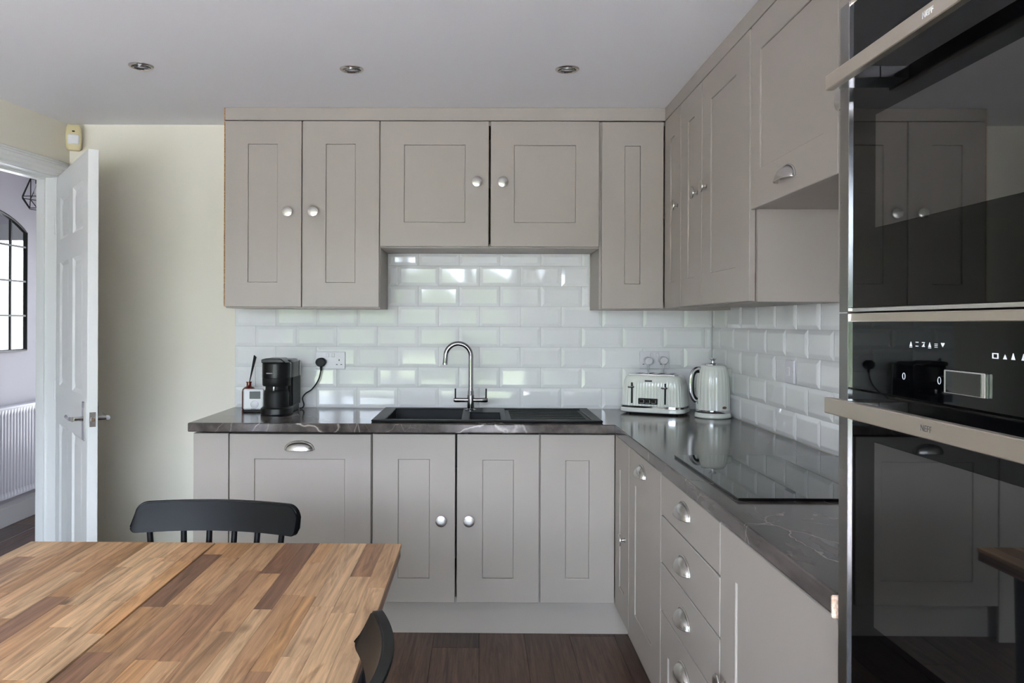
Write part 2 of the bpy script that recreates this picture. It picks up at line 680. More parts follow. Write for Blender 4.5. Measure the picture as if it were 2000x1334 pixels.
def board(x0, x1, y0, y1):
    key = (round(x1 - x0, 4), round(y1 - y0, 4))
    if key not in pm_cache:
        b = bm_new()
        box(b, 0.0006, key[0] - 0.0006, 0.0008, key[1] - 0.0008, -0.008, 0.0, 0.0008)
        pm_cache[key] = mesh_of('floor_board', b, M_FLOOR, 0)
    o = link('plank', pm_cache[key], floor, (x0, y0, 0))
    o.color = lin(random.choice(TONES))


ix = 0
x = XR
while x > -3.08:
    xa = max(x - PW, -3.08)
    yend = 6.05 if xa < -2.2 else YB
    y = YR - (ix * 0.47) % PL
    while y < yend:
        ya, yb = max(y, YR), min(y + PL, yend)
        if yb - ya > 0.02:
            board(xa, x, ya, yb)
        y += PL
    x -= PW
    ix += 1

wall_back = sbox('wall_back', M_WALL, (-2.16, XR + .1, YB, YB + .1, 0, 2.45))
wall_right = sbox('wall_right', M_WALL, (XR, XR + .1, YR - .1, YB, 0, 2.45))
sbox('ceiling', M_CEIL, (-3.2, XR + .1, YR - .1, YB, CEIL, CEIL + .1))
sbox('ceiling_hall', M_CEIL, (-3.2, -2.05, YB + .0001, 6.15, 2.42, 2.5))
bm = bm_new()
cells(bm, [-3.2, GX0, GX1, XR + .1], [0, GZ1, 2.45], lambda i, j: not (i == 1 and j == 0), YR - .1, YR, 'Y')
struct(obj('wall_rear', bm, M_WALL))
# left wall with the doorway, built along its own slightly turned line
LA = math.atan(LWS)
ORI = Vector((LWX, YB, 0))
LROT = (0, 0, R(-90) - LA)          # local +x runs from the back corner towards the camera, local -y faces the room... +y is the hall side
O0, O1, OH = 0.100, 0.905, 2.035    # doorway along the wall, head height
wl_obj = None
bm = bm_new()
cells(bm, [-0.02, O0, O1, 5.75], [0, OH, 2.45], lambda i, j: not (i == 1 and j == 0), -.0001, -.10, 'Y')
wall_left = struct(obj('wall_left', bm, M_WALL, None, ORI, LROT))


def left(name, bm, m, **k):
    return obj(name, bm, m, None, ORI, LROT, **k)


# door lining and architrave
bm = bm_new()
box(bm, O0 - .001, O0 + .002, -.104, .004, 0, OH)
box(bm, O1 - .002, O1 + .02, -.104, .004, 0, OH)
box(bm, O0, O1, -.104, .004, OH - .004, OH + .02)
box(bm, O0 + .002, O0 + .014, -.095, -.055, 0, OH - .01)      # door stop
box(bm, O0, O1, -.095, -.055, OH - .016, OH)
lining = struct(left('trim_1', bm, M_GLOSSW))
lining['label'] = 'white painted door lining in the left wall opening'
bm = bm_new()
AW = 0.078
for (a, c, h) in ((.0, AW, .016), (.012, AW - .016, .022), (.024, AW - .034, .026)):
    box(bm, O0 - AW + a, O0 - AW + c + .0, .0, h, 0, OH + AW - a, .003)
    box(bm, O1 + AW - c, O1 + AW - a, .0, h, 0, OH + AW - a, .003)
    box(bm, O0 - AW + a, O1 + AW - a, .0, h, OH + AW - c, OH + AW - a, .003)
struct(left('trim_2', bm, M_GLOSSW))
# skirting
sbox('baseboard_back', M_GLOSSW, (-2.02, -1.24, YB - .015, YB, 0, .10))
bm = bm_new()
box(bm, O1 + AW, 5.5, 0, .015, 0, .10, .002)
struct(left('baseboard_left', bm, M_GLOSSW))

# hall beyond the doorway
HX = -3.08
sbox('wall_hall', M_HALL, (HX - .1, HX, YR, 6.15, 0, 2.5))
sbox('wall_hall_side', M_HALL, (-2.16, -2.06, YB + .1, 6.15, 0, 2.5))
bm = bm_new()
cells(bm, [HX - .1, -3.04, -2.20, -2.05], [0, 2.08, 2.5], lambda i, j: not (i == 1 and j == 0), 6.05, 6.15, 'Y')
struct(obj('wall_hall_end', bm, M_HALL))
bm = bm_new()
box(bm, HX, HX + .018, 2.4, 6.05, 0, .125, .003)
box(bm, HX, HX + .010, 2.4, 6.05, .12, .150, .004)
struct(obj('baseboard_hall', bm, M_GLOSSW))
d2 = struct(link('door_2', None, None, (-2.62, 6.07, 0)))
bm = bm_new()
cells(bm, [-.42, -.33, .33, .42], [0, .35, 1.95, 2.08], lambda i, j: not (i == 1 and j == 1), -.02, .02, 'Y', .003)
obj('frame', bm, M_GLOSSW, d2)
bm = bm_new()
box(bm, -.335, .335, -.004, .004, .345, 1.955)
obj('pane', bm, M_OBSC, d2)

# garden doors behind the camera
w1 = struct(link('window_1', None, None, ((GX0 + GX1) / 2, YR - .05, 0)))
GW = (GX1 - GX0) / 2
xs = [-GW]
nl = 4
for k in range(nl):
    a = -GW + .05 + k * (2 * GW - .1) / nl
    b_ = -GW + .05 + (k + 1) * (2 * GW - .1) / nl
    xs += [a + .055, b_ - .055]
xs.append(GW)
bm = bm_new()
cells(bm, xs, [0, .14, 2.02, GZ1], lambda i, j: not (j == 1 and i % 2 == 1), -.03, .03, 'Y', .004)
obj('frame', bm, M_GLOSSW, w1)
for k in range(nl):
    bm = bm_new()
    box(bm, xs[1 + 2 * k] - .005, xs[2 + 2 * k] + .005, -.004, .004, .135, 2.025)
    obj('pane', bm, M_PANE, w1)
# garden
sbox('ground', M_BOUNCE, (-9, 8, YR - 6.5, YR - .1, -.3, -.12))  # unseen patio, made pale and deep to throw light up onto the ceiling
sbox('ground_lawn', M_LAWN, (-14, 13, -26, YR - 6.5, -.3, -.10))
bm = bm_new()
hr = random.Random(3)
t = bmesh.new()
bmesh.ops.create_grid(t, x_segments=70, y_segments=14, size=0.5)
for v in t.verts:
    xx, zz = v.co.x * 26, (v.co.y + .5) * 2.6
    top = 1.0 if zz < 2.3 else 0.6
    v.co = Vector((xx, -19.0 + hr.uniform(-.25, .25), -.1 + zz + (hr.uniform(-.1, .35) if zz > 2.3 else 0)))
merge(bm, t)
hedge = obj('hedge', bm, M_HEDGE, smooth=0)
hm = hedge.modifiers.new('thick', 'SOLIDIFY')
hm.thickness = 0.8
tag(hedge, 'clipped green garden hedge beyond the lawn', 'hedge')
hedge['kind'] = 'stuff'

# ------------------------------------------------------------------ wall tiles
TP, TZ, TT = 0.202, 0.1005, 0.0085
tile_cache = {}


def tile_mesh(w, h):
    key = (round(w, 3), round(h, 3))
    if key not in tile_cache:
        t = bm_new()
        c = min(.0165, w * .3, h * .3)
        g = .0010
        # local: width x, height z, face towards -y
        lo = [t.verts.new(p) for p in ((g, -.001, g), (w - g, -.001, g), (w - g, -.001, h - g), (g, -.001, h - g))]
        mi = [t.verts.new(p) for p in ((g, -.0040, g), (w - g, -.0040, g), (w - g, -.0040, h - g), (g, -.0040, h - g))]
        hi = [t.verts.new(p) for p in ((c, -TT, c), (w - c, -TT, c), (w - c, -TT, h - c), (c, -TT, h - c))]
        for a, b2 in ((lo, mi), (mi, hi)):
            for k in range(4):
                t.faces.new((a[k], a[(k + 1) % 4], b2[(k + 1) % 4], b2[k]))
        t.faces.new(hi)
        bmesh.ops.recalc_face_normals(t, faces=t.faces)
        bmesh.ops.bevel(t, geom=[e for e in t.edges if all(abs(v.co.y + TT) < 1e-5 for v in e.verts)], offset=.0012, segments=2, affect='EDGES')
        tile_cache[key] = mesh_of('wall_tile', t, M_TILE, 0)
    return tile_cache[key]


def tile_run(u0, u1, z0, z1, joint, place):
    """one course of tiles from u0 to u1"""
    k = math.floor((u0 - joint) / TP)
    while True:
        a, b2 = joint + k * TP, joint + (k + 1) * TP
        a, b2 = max(a, u0), min(b2, u1)
        if b2 - a > .012:
            place(tile_mesh(b2 - a, z1 - z0), a, z0)
        if b2 >= u1 - 1e-6:
            break
        k += 1


trng = random.Random(11)
place_back = lambda me, a, z: link('tile', me, wall_back, (a, YB - .002, z), (R(trng.uniform(-.7, .7)), 0, R(trng.uniform(-.7, .7))))
place_right = lambda me, a, z: link('tile', me, wall_right, (XR - .002, -a, z), (R(trng.uniform(-.7, .7)) * 0, 0, R(-90 + trng.uniform(-.7, .7))))
for r in range(8):
    z0, z1 = WTOP + .001 + r * TZ, WTOP + .001 + (r + 1) * TZ
    j = -.3072 + (0 if r % 2 else .101)
    if r < 5:
        tile_run(-1.2177, XR - .009, z0, z1, j, place_back)
    else:
        tile_run(-.459, .541, z0, min(z1, 1.675), j, place_back)
    if r < 5:
        jr = -3.495 + (.101 if r % 2 else 0)
        tile_run(-(YB - .009), -1.255, z0, z1, jr, place_right)
    else:
        jr = -3.495 + (.101 if r % 2 else 0)
        tile_run(-2.462, -1.868, z0, min(z1, 1.68), jr, place_right)
# grout beds, thin skins on the walls
bm = bm_new()
box(bm, -1.2177, XR, YB - .0035, YB, WTOP, 1.4135)
box(bm, -.459, .541, YB - .0035, YB, 1.4135, 1.676)
obj('grout', bm, M_GROUT, wall_back)
bm = bm_new()
box(bm, XR - .0035, XR, 1.255, YB, WTOP, 1.4135)
box(bm, XR - .0035, XR, 1.868, 2.462, 1.4135, 1.681)
obj('grout', bm, M_GROUT, wall_right)

# ------------------------------------------------------------------ cabinet fronts and their fittings


def knob_mesh():
    b = bm_new()
    lathe(b, [(.0001, 0), (.010, 0), (.010, .002), (.006, .004), (.0055, .014), (.010, .0175), (.0225, .0195), (.0242, .0215), (.0235, .0240), (.019, .0258), (.010, .0268), (.0001, .027)], (0, 0, 0), 'Y', 28, cap=False)
    return mesh_of('knob', b, M_NICKEL, 50)


def cup_mesh():
    b = bm_new()
    A_, H_, D_ = .060, .036, .026
    nu, nv = 28, 8
    g = []
    for i in range(nu + 1):
        u = math.pi * i / nu
        row = []
        for k in range(nv + 1):
            v = (math.pi / 2) * k / nv
            s = max(math.sin(u), 0.0)
            row.append(b.verts.new((A_ * math.cos(u), -.001 - D_ * (s ** .75) * math.sin(v), H_ * (s ** .85) * math.cos(v))))
        g.append(row)
    for i in range(nu):
        for k in range(nv):
            b.faces.new((g[i][k], g[i + 1][k], g[i + 1][k + 1], g[i][k + 1]))
    bmesh.ops.remove_doubles(b, verts=b.verts, dist=1e-5)
    bmesh.ops.recalc_face_normals(b, faces=b.faces)
    bmesh.ops.solidify(b, geom=list(b.faces), thickness=.0018)
    # flange round the arch
    tube(b, [((A_ + .002) * math.cos(math.pi * i / 24), -.0015, (H_ + .002) * max(math.sin(math.pi * i / 24), 0) ** .85) for i in range(25)], .0028, 6)
    # lip along the lower edge
    tube(b, [(A_ * .985 * math.cos(math.pi * i / 24), -.001 - D_ * max(math.sin(math.pi * i / 24), 0) ** .75, .0) for i in range(25)], .0018, 6)
    return mesh_of('cup_handle', b, M_NICKEL, 60)


KNOB, CUP = knob_mesh(), cup_mesh()


def front(parent, x0, x1, z0, z1, panel=None, knob=None, cup=None, name='door', t=.020):
    """a shaker front in the unit's own frame: face at y=0 looking to -y"""
    b = bm_new()
    if panel:
        a, c, d, e = panel
        cells(b, [x0, a, c, x1], [z0, d, e, z1], lambda i, j: not (i == 1 and j == 1), 0, t, 'Y', .0018)
    else:
        box(b, x0, x1, 0, t, z0, z1, .0018)
    o = obj(name, b, M_PAINT, parent)
    if panel:
        b = bm_new()
        box(b, a + .0009, c - .0009, .0042, t - .003, d + .0009, e - .0009, .0008)
        box(b, a - .001, c + .001, .0125, t - .002, d - .001, e + .001)
        obj('panel', b, M_PAINT, o)
    if knob:
        link('knob', KNOB, o, (knob[0], 0, knob[1]))
    if cup:
        link('cup_handle', CUP, o, (cup[0], 0, cup[1]))
    return o


def carcass(parent, w, d, z0, z1, shelf=True, x0=0.0):
    b = bm_new()
    T = .018
    box(b, x0, x0 + T, .022, d, z0, z1)
    box(b, x0 + w - T, x0 + w, .022, d, z0, z1)
    box(b, x0 + T, x0 + w - T, .022, d, z0, z0 + T)
    box(b, x0 + T, x0 + w - T, .022, d, z1 - T, z1)
    box(b, x0 + T, x0 + w - T, d - .008, d, z0 + T, z1 - T)
    if shelf:
        box(b, x0 + T, x0 + w - T, .06, d - .008, (z0 + z1) / 2 - .009, (z0 + z1) / 2 + .009)
    return obj('carcass', b, M_INSIDE, parent)


RIGHT = (0, 0, R(-90))
WZ0, WZ1 = 1.402, 2.250
WD = YB - .010 - YW        # wall unit depth with door
WDR = XR - .010 - XW

# wall units, back run ------------------------------------------------
u = thing('wall_cabinet', 'tall taupe two-door wall cabinet at the left end above the coffee machine', 'cabinet', (-1.167, YW, 0))
carcass(u, .708, WD, WZ0 - .006, 2.252)
front(u, .0, .3495, WZ0, WZ1, (.106, .2395, 1.5145, 2.1445), knob=(.2895, 1.835))
front(u, .3535, .705, WZ0, WZ1, (.4615, .5950, 1.5145, 2.1445), knob=(.4070, 1.835))
b = bm_new()
box(b, -.0045, -.0005, .001, .020, WZ0 + .002, WZ1)
e = obj('chipboard_edge', b, M_CHIP, u)
e['label'] = 'raw orange chipboard edge strip'

u = thing('wall_cabinet', 'short wide two-door wall cabinet bridging above the sink', 'cabinet', (-.4585, YW, 0))
carcass(u, .9985, WD, 1.680 - .006, 2.252)
front(u, .0, .4945, 1.680, WZ1, (.110, .3865, 1.790, 2.1425), knob=(.4415, 1.972))
front(u, .5035, .9965, 1.680, WZ1, (.611, .8895, 1.790, 2.1405), knob=(.5580, 1.971))

u = thing('wall_cabinet', 'narrow knobless wall cabinet in the corner above the toaster', 'cabinet', (.541, YW, 0))
carcass(u, .60, WD, WZ0 - .006, 2.252)
front(u, .009, .289, WZ0 - .003, WZ1 - .002, (.1135, .1835, 1.512, 2.138))

# wall units, right run (local x runs towards the camera) --------------
u = thing('wall_cabinet', 'narrow one-knob corner wall cabinet on the right wall above the kettle', 'cabinet', (XW, YW, 0), RIGHT)
b = bm_new()
box(b, .0, .290, .022, .040, WZ0, 2.252)
obj('carcass', b, M_INSIDE, u)
front(u, .004, .2895, WZ0, WZ1, (.110, .180, 1.515, 2.146), knob=(.240, 1.834))

u = thing('wall_cabinet', 'tall two-door wall cabinet on the right wall beside the raised cupboard', 'cabinet', (XW, 3.323, 0), RIGHT)
carcass(u, .858, WDR, WZ0, 2.252)
front(u, .0015, .3125, WZ0 + .002, WZ1, (.112, .206, 1.515, 2.146), knob=(.253, 1.838))
front(u, .3165, .846, WZ0 + .002, WZ1, (.430, .713, 1.518, 2.150), knob=(.378, 1.842))

u = thing('wall_cabinet', 'raised cupboard with a cup handle above the hob', 'cabinet', (XW, 2.464, 0), RIGHT)
carcass(u, .598, WDR, 1.688, 2.252)
front(u, .001, .597, 1.686, WZ1, (.080, .518, 1.800, 2.157), cup=(.2865, 1.728))

u = thing('wall_cabinet', 'wall cabinet squeezed between the raised cupboard and the ovens', 'cabinet', (XW, 1.864, 0), RIGHT)
carcass(u, .608, WDR, WZ0, 2.252)
front(u, .002, .606, WZ0 + .002, WZ1, (.115, .492, 1.515, 2.146), knob=(.055, 1.842))

# filler strips under the ceiling
bm = bm_new()
box(bm, -1.167, XW + .018, YW + .001, YW + .019, 2.254, CEIL - .001, .001)
struct(obj('trim_3', bm, M_PAINT))
bm = bm_new()
box(bm, -1.1715, -1.1675, YW + .002, YW + .020, 2.254, CEIL - .002)
o = struct(obj('trim_4', bm, M_CHIP))
o['label'] = 'raw orange chipboard end of the ceiling filler strip'
bm = bm_new()
box(bm, XW + .001, XW + .019, 1.256, YW, 2.254, CEIL - .001, .001)
struct(obj('trim_5', bm, M_PAINT))

# base units, back run --------------------------------------------------
BZ0, BZ1 = .152, .862
BD = YB - YD - .004
bm = bm_new()
box(bm, -1.2108, -1.0625, YD, YD + .020, .0, BZ1, .0014)
box(bm, -1.2108, -1.1928, YD + .0205, YB - .001, .0, BZ1, .001)
pnl = tag(obj('end_panel', bm, M_PAINT), 'plain taupe end panel closing the base units at the left wall end', 'panel')

u = thing('dishwasher', 'integrated dishwasher behind a taupe front with one cup handle', 'dishwasher', (-1.0605, YD, 0))
carcass(u, .603, BD, BZ0, BZ1 - .004, shelf=False)
front(u, .002, .601, BZ0, BZ1 - .002, (.1085, .490, .254, .7540), cup=(.299, .793))

u = thing('base_cabinet', 'two-knob base cabinet below the sink', 'cabinet', (-.4545, YD, 0))
b = bm_new()
T = .018
for (x0_, x1_, y0_, y1_, z0_, z1_) in ((0, T, .022, BD, BZ0, BZ1), (.704, .704 + T, .022, BD, BZ0, BZ1), (T, .704, .022, BD, BZ0, BZ0 + T), (T, .704, BD - .008, BD, BZ0 + T, .68)):
    box(b, x0_, x1_, y0_, y1_, z0_, z1_)
obj('carcass', b, M_INSIDE, u)
front(u, .0025, .3510, BZ0, BZ1, (.111, .2425, .2545, .7555), knob=(.2935, .500))
front(u, .3590, .7050, BZ0 + .001, BZ1 + .001, (.4674, .5966, .2555, .7540), knob=(.4101, .500))

u = thing('base_cabinet', 'knobless corner base cabinet right of the sink doors', 'cabinet', (.2552, YD, 0))
b = bm_new()
box(b, .014, .032, .022, BD, BZ0, BZ1)
box(b, .032, .88, .022, BD, BZ0, BZ0 + T)
box(b, .032, .88, BD - .008, BD, BZ0 + T, BZ1)
obj('carcass', b, M_INSIDE, u)
front(u, .0010, .3130, BZ0 + .002, BZ1 + .001, (.107, .2059, .257, .7535))

# base units, right run
BDR = XR - XD - .004
u = thing('base_cabinet', 'narrow corner base cabinet of the right run with one knob', 'cabinet', (XD, YD, 0), RIGHT)
b = bm_new()
box(b, .024, .308, .022, .040, BZ0, BZ1)
obj('carcass', b, M_INSIDE, u)
front(u, .003, .3065, BZ0 - .004, BZ1 + .001, (.105, .205, .260, .736), knob=(.232, .484))

u = thing('base_cabinet', 'tall pull-out base cabinet with a cup handle next to the drawers', 'cabinet', (XD, 3.040, 0), RIGHT)
carcass(u, .536, BDR, BZ0, BZ1, shelf=False)
front(u, .002, .534, BZ0 - .004, BZ1 + .001, (.118, .395, .263, .737), cup=(.245, .797))

u = thing('drawer_unit', 'four-drawer base unit with cup handles under the hob', 'drawers', (XD, 2.503, 0), RIGHT)
carcass(u, .616, BDR, BZ0, BZ1, shelf=False)
zb = [BZ1 + .001, .7325, .5850, .4340, BZ0 - .004]
hz = [.797, .646, .500, .347]
for k in range(4):
    pn = (.095, .521, .235, .322) if k == 3 else None
    front(u, .002, .614, zb[k + 1] + .0040, zb[k] - (.0005 if k == 0 else 0), pn, cup=(.288, hz[k]), name='drawer_front')

u = thing('base_cabinet', 'wide single-door base cabinet between the drawers and the ovens', 'cabinet', (XD, 1.886, 0), RIGHT)
carcass(u, .630, BDR, BZ0, BZ1, shelf=True)
front(u, .002, .628, BZ0 - .004, BZ1 + .001, (.113, .515, .260, .757), knob=(.045, .500))

# plinths
sbox('baseboard_units_back', M_PAINT, (-1.190, .654, 3.412, 3.430, .001, .150))
sbox('baseboard_units_right', M_PAINT, (.637, .655, .62, 3.412, .001, .150))

# ------------------------------------------------------------------ worktop with the sink cut-out
xs = [-1.2224, -.43, .115, .5600, XR - .010]
ys = [1.2535, 3.3150, 3.392, 3.83, YB - .010]


def wt_keep(i, j):
    if j == 0:
        return i == 3
    return not (i == 1 and j == 2)


bm = bm_new()
cells(bm, xs, ys, wt_keep, WTOP - .038, WTOP, 'Z', .004, 3,
      bevsel=lambda e: abs(e.verts[0].co.z - e.verts[1].co.z) < 1e-5 and not (-.44 < (e.verts[0].co.x + e.verts[1].co.x) / 2 < .12 and 3.39 < (e.verts[0].co.y + e.verts[1].co.y) / 2 < 3.84))
wt = tag(link('worktop', None, None, (0, YB, WTOP - .038)), 'L-shaped dark grey marbled worktop with pale veins', 'worktop')
bmesh.ops.translate(bm, verts=bm.verts, vec=(0, -YB, -(WTOP - .038)))
obj('slab', bm, M_STONE, wt)
bm = bm_new()
box(bm, .552, .5665, 1.2465, 1.2535, WTOP - .037, WTOP - .001, .002)
bmesh.ops.translate(bm, verts=bm.verts, vec=(0, -YB, -(WTOP - .038)))
o = obj('raw_end', bm, M_RAW, wt)
o['label'] = 'pale raw chipboard end of the worktop'

# ------------------------------------------------------------------ sink
SX0, SX1, SY0, SY1, SZ = -.462, .522, 3.366, 3.872, WTOP + .010
sk = thing('sink', 'black composite one-and-a-half bowl sink with a drainer', 'sink', (0, 3.60, WTOP))
off = Vector((0, -3.60, -WTOP))


def sput(name, bm, m, parent=None, **k):
    bmesh.ops.translate(bm, verts=bm.verts, vec=off)
    return obj(name, bm, m, parent or sk, **k)


bm = bm_new()
cells(bm, [SX0, -.405, -.080, -.045, .090, .118, .478, SX1], [SY0, 3.402, 3.430, 3.665, 3.822, SY1],
      lambda i, j: not ((i == 1 and 1 <= j <= 3) or (i == 3 and 1 <= j <= 2) or (i == 5 and 1 <= j <= 3)), WTOP + .0005, SZ, 'Z', .0045, 3)
sput('rim', bm, M_SINK)


def bowl(x0, x1, y0, y1, zb):
    b = bm_new()
    t = .006
    box(b, x0 - t, x0, y0 - t, y1 + t, zb, SZ - .003)
    box(b, x1, x1 + t, y0 - t, y1 + t, zb, SZ - .003)
    box(b, x0, x1, y0 - t, y0, zb, SZ - .003)
    box(b, x0, x1, y1, y1 + t, zb, SZ - .003)
    box(b, x0 - t, x1 + t, y0 - t, y1 + t, zb - t, zb)
    return b


m_ = sput('bowl', bowl(-.405, -.080, 3.402, 3.822, WTOP - .19), M_SINK)
b = bm_new()
lathe(b, [(.045, 0), (.045, .003), (.036, .004), (.030, .001), (.0001, .001)], (-.2425, 3.61, WTOP - .19), n=24, cap=False)
sput('drain', b, M_STEELB, m_)
m_ = sput('half_bowl', bowl(-.045, .090, 3.402, 3.665, WTOP - .13), M_SINK)
b = bm_new()
lathe(b, [(.040, 0), (.040, .003), (.032, .004), (.026, .001), (.0001, .001)], (.0225, 3.53, WTOP - .13), n=24, cap=False)
sput('drain', b, M_STEELB, m_)
b = bm_new()
box(b, .117, .479, 3.401, 3.823, WTOP + .0008, WTOP + .004)
dr = sput('drainer', b, M_SINK)
for k in range(8):
    b = bm_new()
    y_ = 3.435 + k * .050
    box(b, .135, .462, y_, y_ + .014, WTOP + .0035, WTOP + .0065, .0014)
    sput('ridge', b, M_SINK, dr)

# ------------------------------------------------------------------ tap
TX, TY = -.0435, 3.735
tp = thing('tap', 'chrome swan-neck mixer tap with two levers behind the sink', 'tap', (TX, TY, SZ))
b = bm_new()
lathe(b, [(.026, 0), (.026, .004), (.0185, .008), (.0165, .012), (.0165, .072), (.0145, .076), (.0145, .090), (.0125, .094), (.0125, .098)], n=28)
obj('body', b, M_DKCHROME, tp)
b = bm_new()
rad = .059
zc = 1.176 - SZ
pts = [(0, 0, .09), (0, 0, .14), (0, 0, .20)]
pts = [(0, 0, .09 + (zc - .09) * k / 8) for k in range(9)]
for k in range(1, 25):
    a = math.pi * k / 24
    pts.append((-rad + rad * math.cos(a), -.012 * k / 24, zc + rad * math.sin(a)))
pts.append((-2 * rad - .002, -.013, zc - .02))
pts.append((-2 * rad - .003, -.013, zc - .034))
tube(b, pts, .0115, 16)
obj('spout', b, M_DKCHROME, tp)
b = bm_new()
lathe(b, [(.0125, 0), (.0128, .008), (.0100, .0085), (.0100, .006)], (-2 * rad - .003, -.013, zc - .040), n=20)
obj('aerator', b, M_CHROME, tp)
for s in (-1, 1):
    b = bm_new()
    tube(b, [(s * .012, 0, .050), (s * .045, 0, .050), (s * .072, 0, .050), (s * .080, 0, .050)], [.0105, .0105, .0115, .0085], 16)
    lv = obj('lever_body', b, M_DKCHROME, tp)
    b = bm_new()
    tube(b, [(s * .072, -.002, .055), (s * .072, -.008, .105)], .0042, 10)
    obj('lever_pin', b, M_CHROME, lv)

# ------------------------------------------------------------------ hob
hb = thing('hob', 'black glass hob set into the right worktop', 'hob', (.88, 2.21, WTOP))
b = bm_new()
box(b, -.264, .250, -.309, .312, .0005, .0075, .0014, 2)
obj('glass', b, M_HOB, hb)

# ------------------------------------------------------------------ kettle
kt = thing('kettle', 'cream ribbed kettle with a chrome handle and knob lid', 'kettle', (1.052, 3.600, WTOP), (0, 0, R(8)))
b = bm_new()
lathe(b, [(.072, 0), (.0795, .004), (.0805, .010), (.078, .020), (.074, .024)], n=48)
obj('base', b, M_ENAMEL, kt)
b = bm_new()
lathe(b, [(.0735, .022), (.0752, .025), (.0752, .035), (.0735, .037)], n=48)
obj('chrome_band', b, M_CHROME, kt)
b = bm_new()
prof = [(.0735, .036), (.0742, .06), (.0742, .10), (.0730, .14), (.0705, .175), (.0665, .205), (.0610, .225), (.0560, .234), (.051, .237)]
lathe(b, prof, n=144, rfun=lambda a, h: 1 - (.030 * (0.5 + 0.5 * math.cos(24 * a))) * (1 if h < .2 else max(0, (.24 - h) / .04)))
obj('body', b, M_ENAMEL, kt)
b = bm_new()
lathe(b, [(.051, .236), (.0500, .241), (.036, .2455), (.014, .248), (.0001, .248)], n=40, cap=False)
ld = obj('lid', b, M_CHROME, kt)
b = bm_new()
lathe(b, [(.009, .247), (.0075, .254), (.010, .259), (.0175, .263), (.0170, .267), (.0001, .269)], n=28, cap=False)
obj('lid_knob', b, M_CHROME, ld)
b = bm_new()
hp = spline([(-.050, 0, .219), (-.078, 0, .220), (-.099, 0, .200), (-.106, 0, .160), (-.104, 0, .110), (-.090, 0, .080), (-.070, 0, .072)], 6)
tube(b, hp, [.009 if 0 < i < len(hp) - 1 else .010 for i in range(len(hp))], 12)
hd = obj('handle', b, M_CHROME, kt)
b = bm_new()
hp = spline([(-.066, 0, .207), (-.081, 0, .205), (-.091, 0, .190), (-.096, 0, .155), (-.094, 0, .112), (-.084, 0, .090), (-.074, 0, .083)], 6)
tube(b, hp, .0065, 10)
obj('handle_grip', b, M_BLKPL, hd)
b = bm_new()
prism(b, [(.055, -.020), (.090, -.002), (.090, .002), (.055, .020)], .190, .222, 'Z', .002)
obj('spout', b, M_ENAMEL, kt)
b = bm_new()
lathe(b, [(.0001, 0), (.011, 0), (.011, .0025), (.0001, .003)], (0, 0, 0), 'Y', 24, cap=False)
bmesh.ops.scale(b, vec=(1, 1, .55), verts=b.verts)
obj('badge', b, M_BADGE, kt, (.022, -.0705, .050), (0, 0, R(17)))

# ------------------------------------------------------------------ toaster
ts = thing('toaster', 'cream ribbed four-slice toaster with two levers', 'toaster', (.828, 3.766, WTOP), (0, 0, R(-27)))
b = bm_new()
loft(b, [(0, 0, .008, .146, .090, 0), (0, 0, .012, .153, .096, 0), (0, 0, .026, .153, .096, 0), (0, 0, .030, .149, .092, 0)], 96, 5)
obj('base', b, M_ENAMEL, ts)
b = bm_new()
loft(b, [(0, 0, .029, .149, .092), (0, 0, .030, .1515, .0945), (0, 0, .039, .1515, .0945), (0, 0, .040, .149, .092)], 96, 5)
obj('chrome_band', b, M_CHROME, ts)
b = bm_new()
loft(b, [(0, 0, .039, .147, .091, .028), (0, 0, .060, .1465, .0905, .034), (0, 0, .105, .1440, .0890, .034), (0, 0, .130, .1415, .087, .018), (0, 0, .150, .1380, .0855, .002), (0, 0, .170, .1300, .081, 0), (0, 0, .179, .1200, .075, 0), (0, 0, .182, .110, .068, 0)], 480, 5, nfl=60)
obj('body', b, M_ENAMEL, ts)
b = bm_new()
cells(b, [-.108, -.088, -.060, -.042, -.014, .014, .042, .060, .088, .108], [-.066, -.054, .054, .066], lambda i, j: not (j == 1 and i in (1, 3, 5, 7)), .181, .1865, 'Z', .0012)
obj('top_plate', b, M_CHROME, ts)
for x_ in (-.074, -.028, .028, .074):
    b = bm_new()
    box(b, x_ - .0145, x_ + .0145, -.055, .055, .172, .1825)
    obj('slot', b, M_BLKMT, ts)
for x_ in (-.086, .070):
    b = bm_new()
    box(b, x_ - .0035, x_ + .0035, -.0935, -.086, .050, .147, .001)
    tr_ = obj('lever_track', b, M_BLKPL, ts)
    b = bm_new()
    tube(b, [(x_, -.090, .127), (x_, -.104, .127)], .0045, 10)
    loft(b, [(x_, -.106, .123, .014, .007, 0, 2), (x_, -.106, .127, .018, .009, 0, 2), (x_, -.106, .131, .014, .007, 0, 2)], 24)
    obj('lever', b, M_CHROME, tr_)
b = bm_new()
box(b, -.055, .036, -.0965, -.088, .048, .076, .003, 2)
cp = obj('control_panel', b, M_BLKPL, ts)
for x_ in (-.037, -.0095, .018):
    b = bm_new()
    box(b, x_ - .011, x_ + .011, -.1000, -.0955, .053, .071, .002)
    obj('button', b, M_CHROME, cp)
b = bm_new()
box(b, -.026, .008, -.0885, -.084, .152, .160, .001)
obj('badge', b, M_BADGED, ts)
for (x_, y_) in ((-.11, -.06), (.11, -.06), (-.11, .06), (.11, .06)):
    b = bm_new()
    lathe(b, [(.010, 0), (.011, .004), (.011, .009)], (x_, y_, 0), n=16)
    obj('foot', b, M_BLKMT, ts)

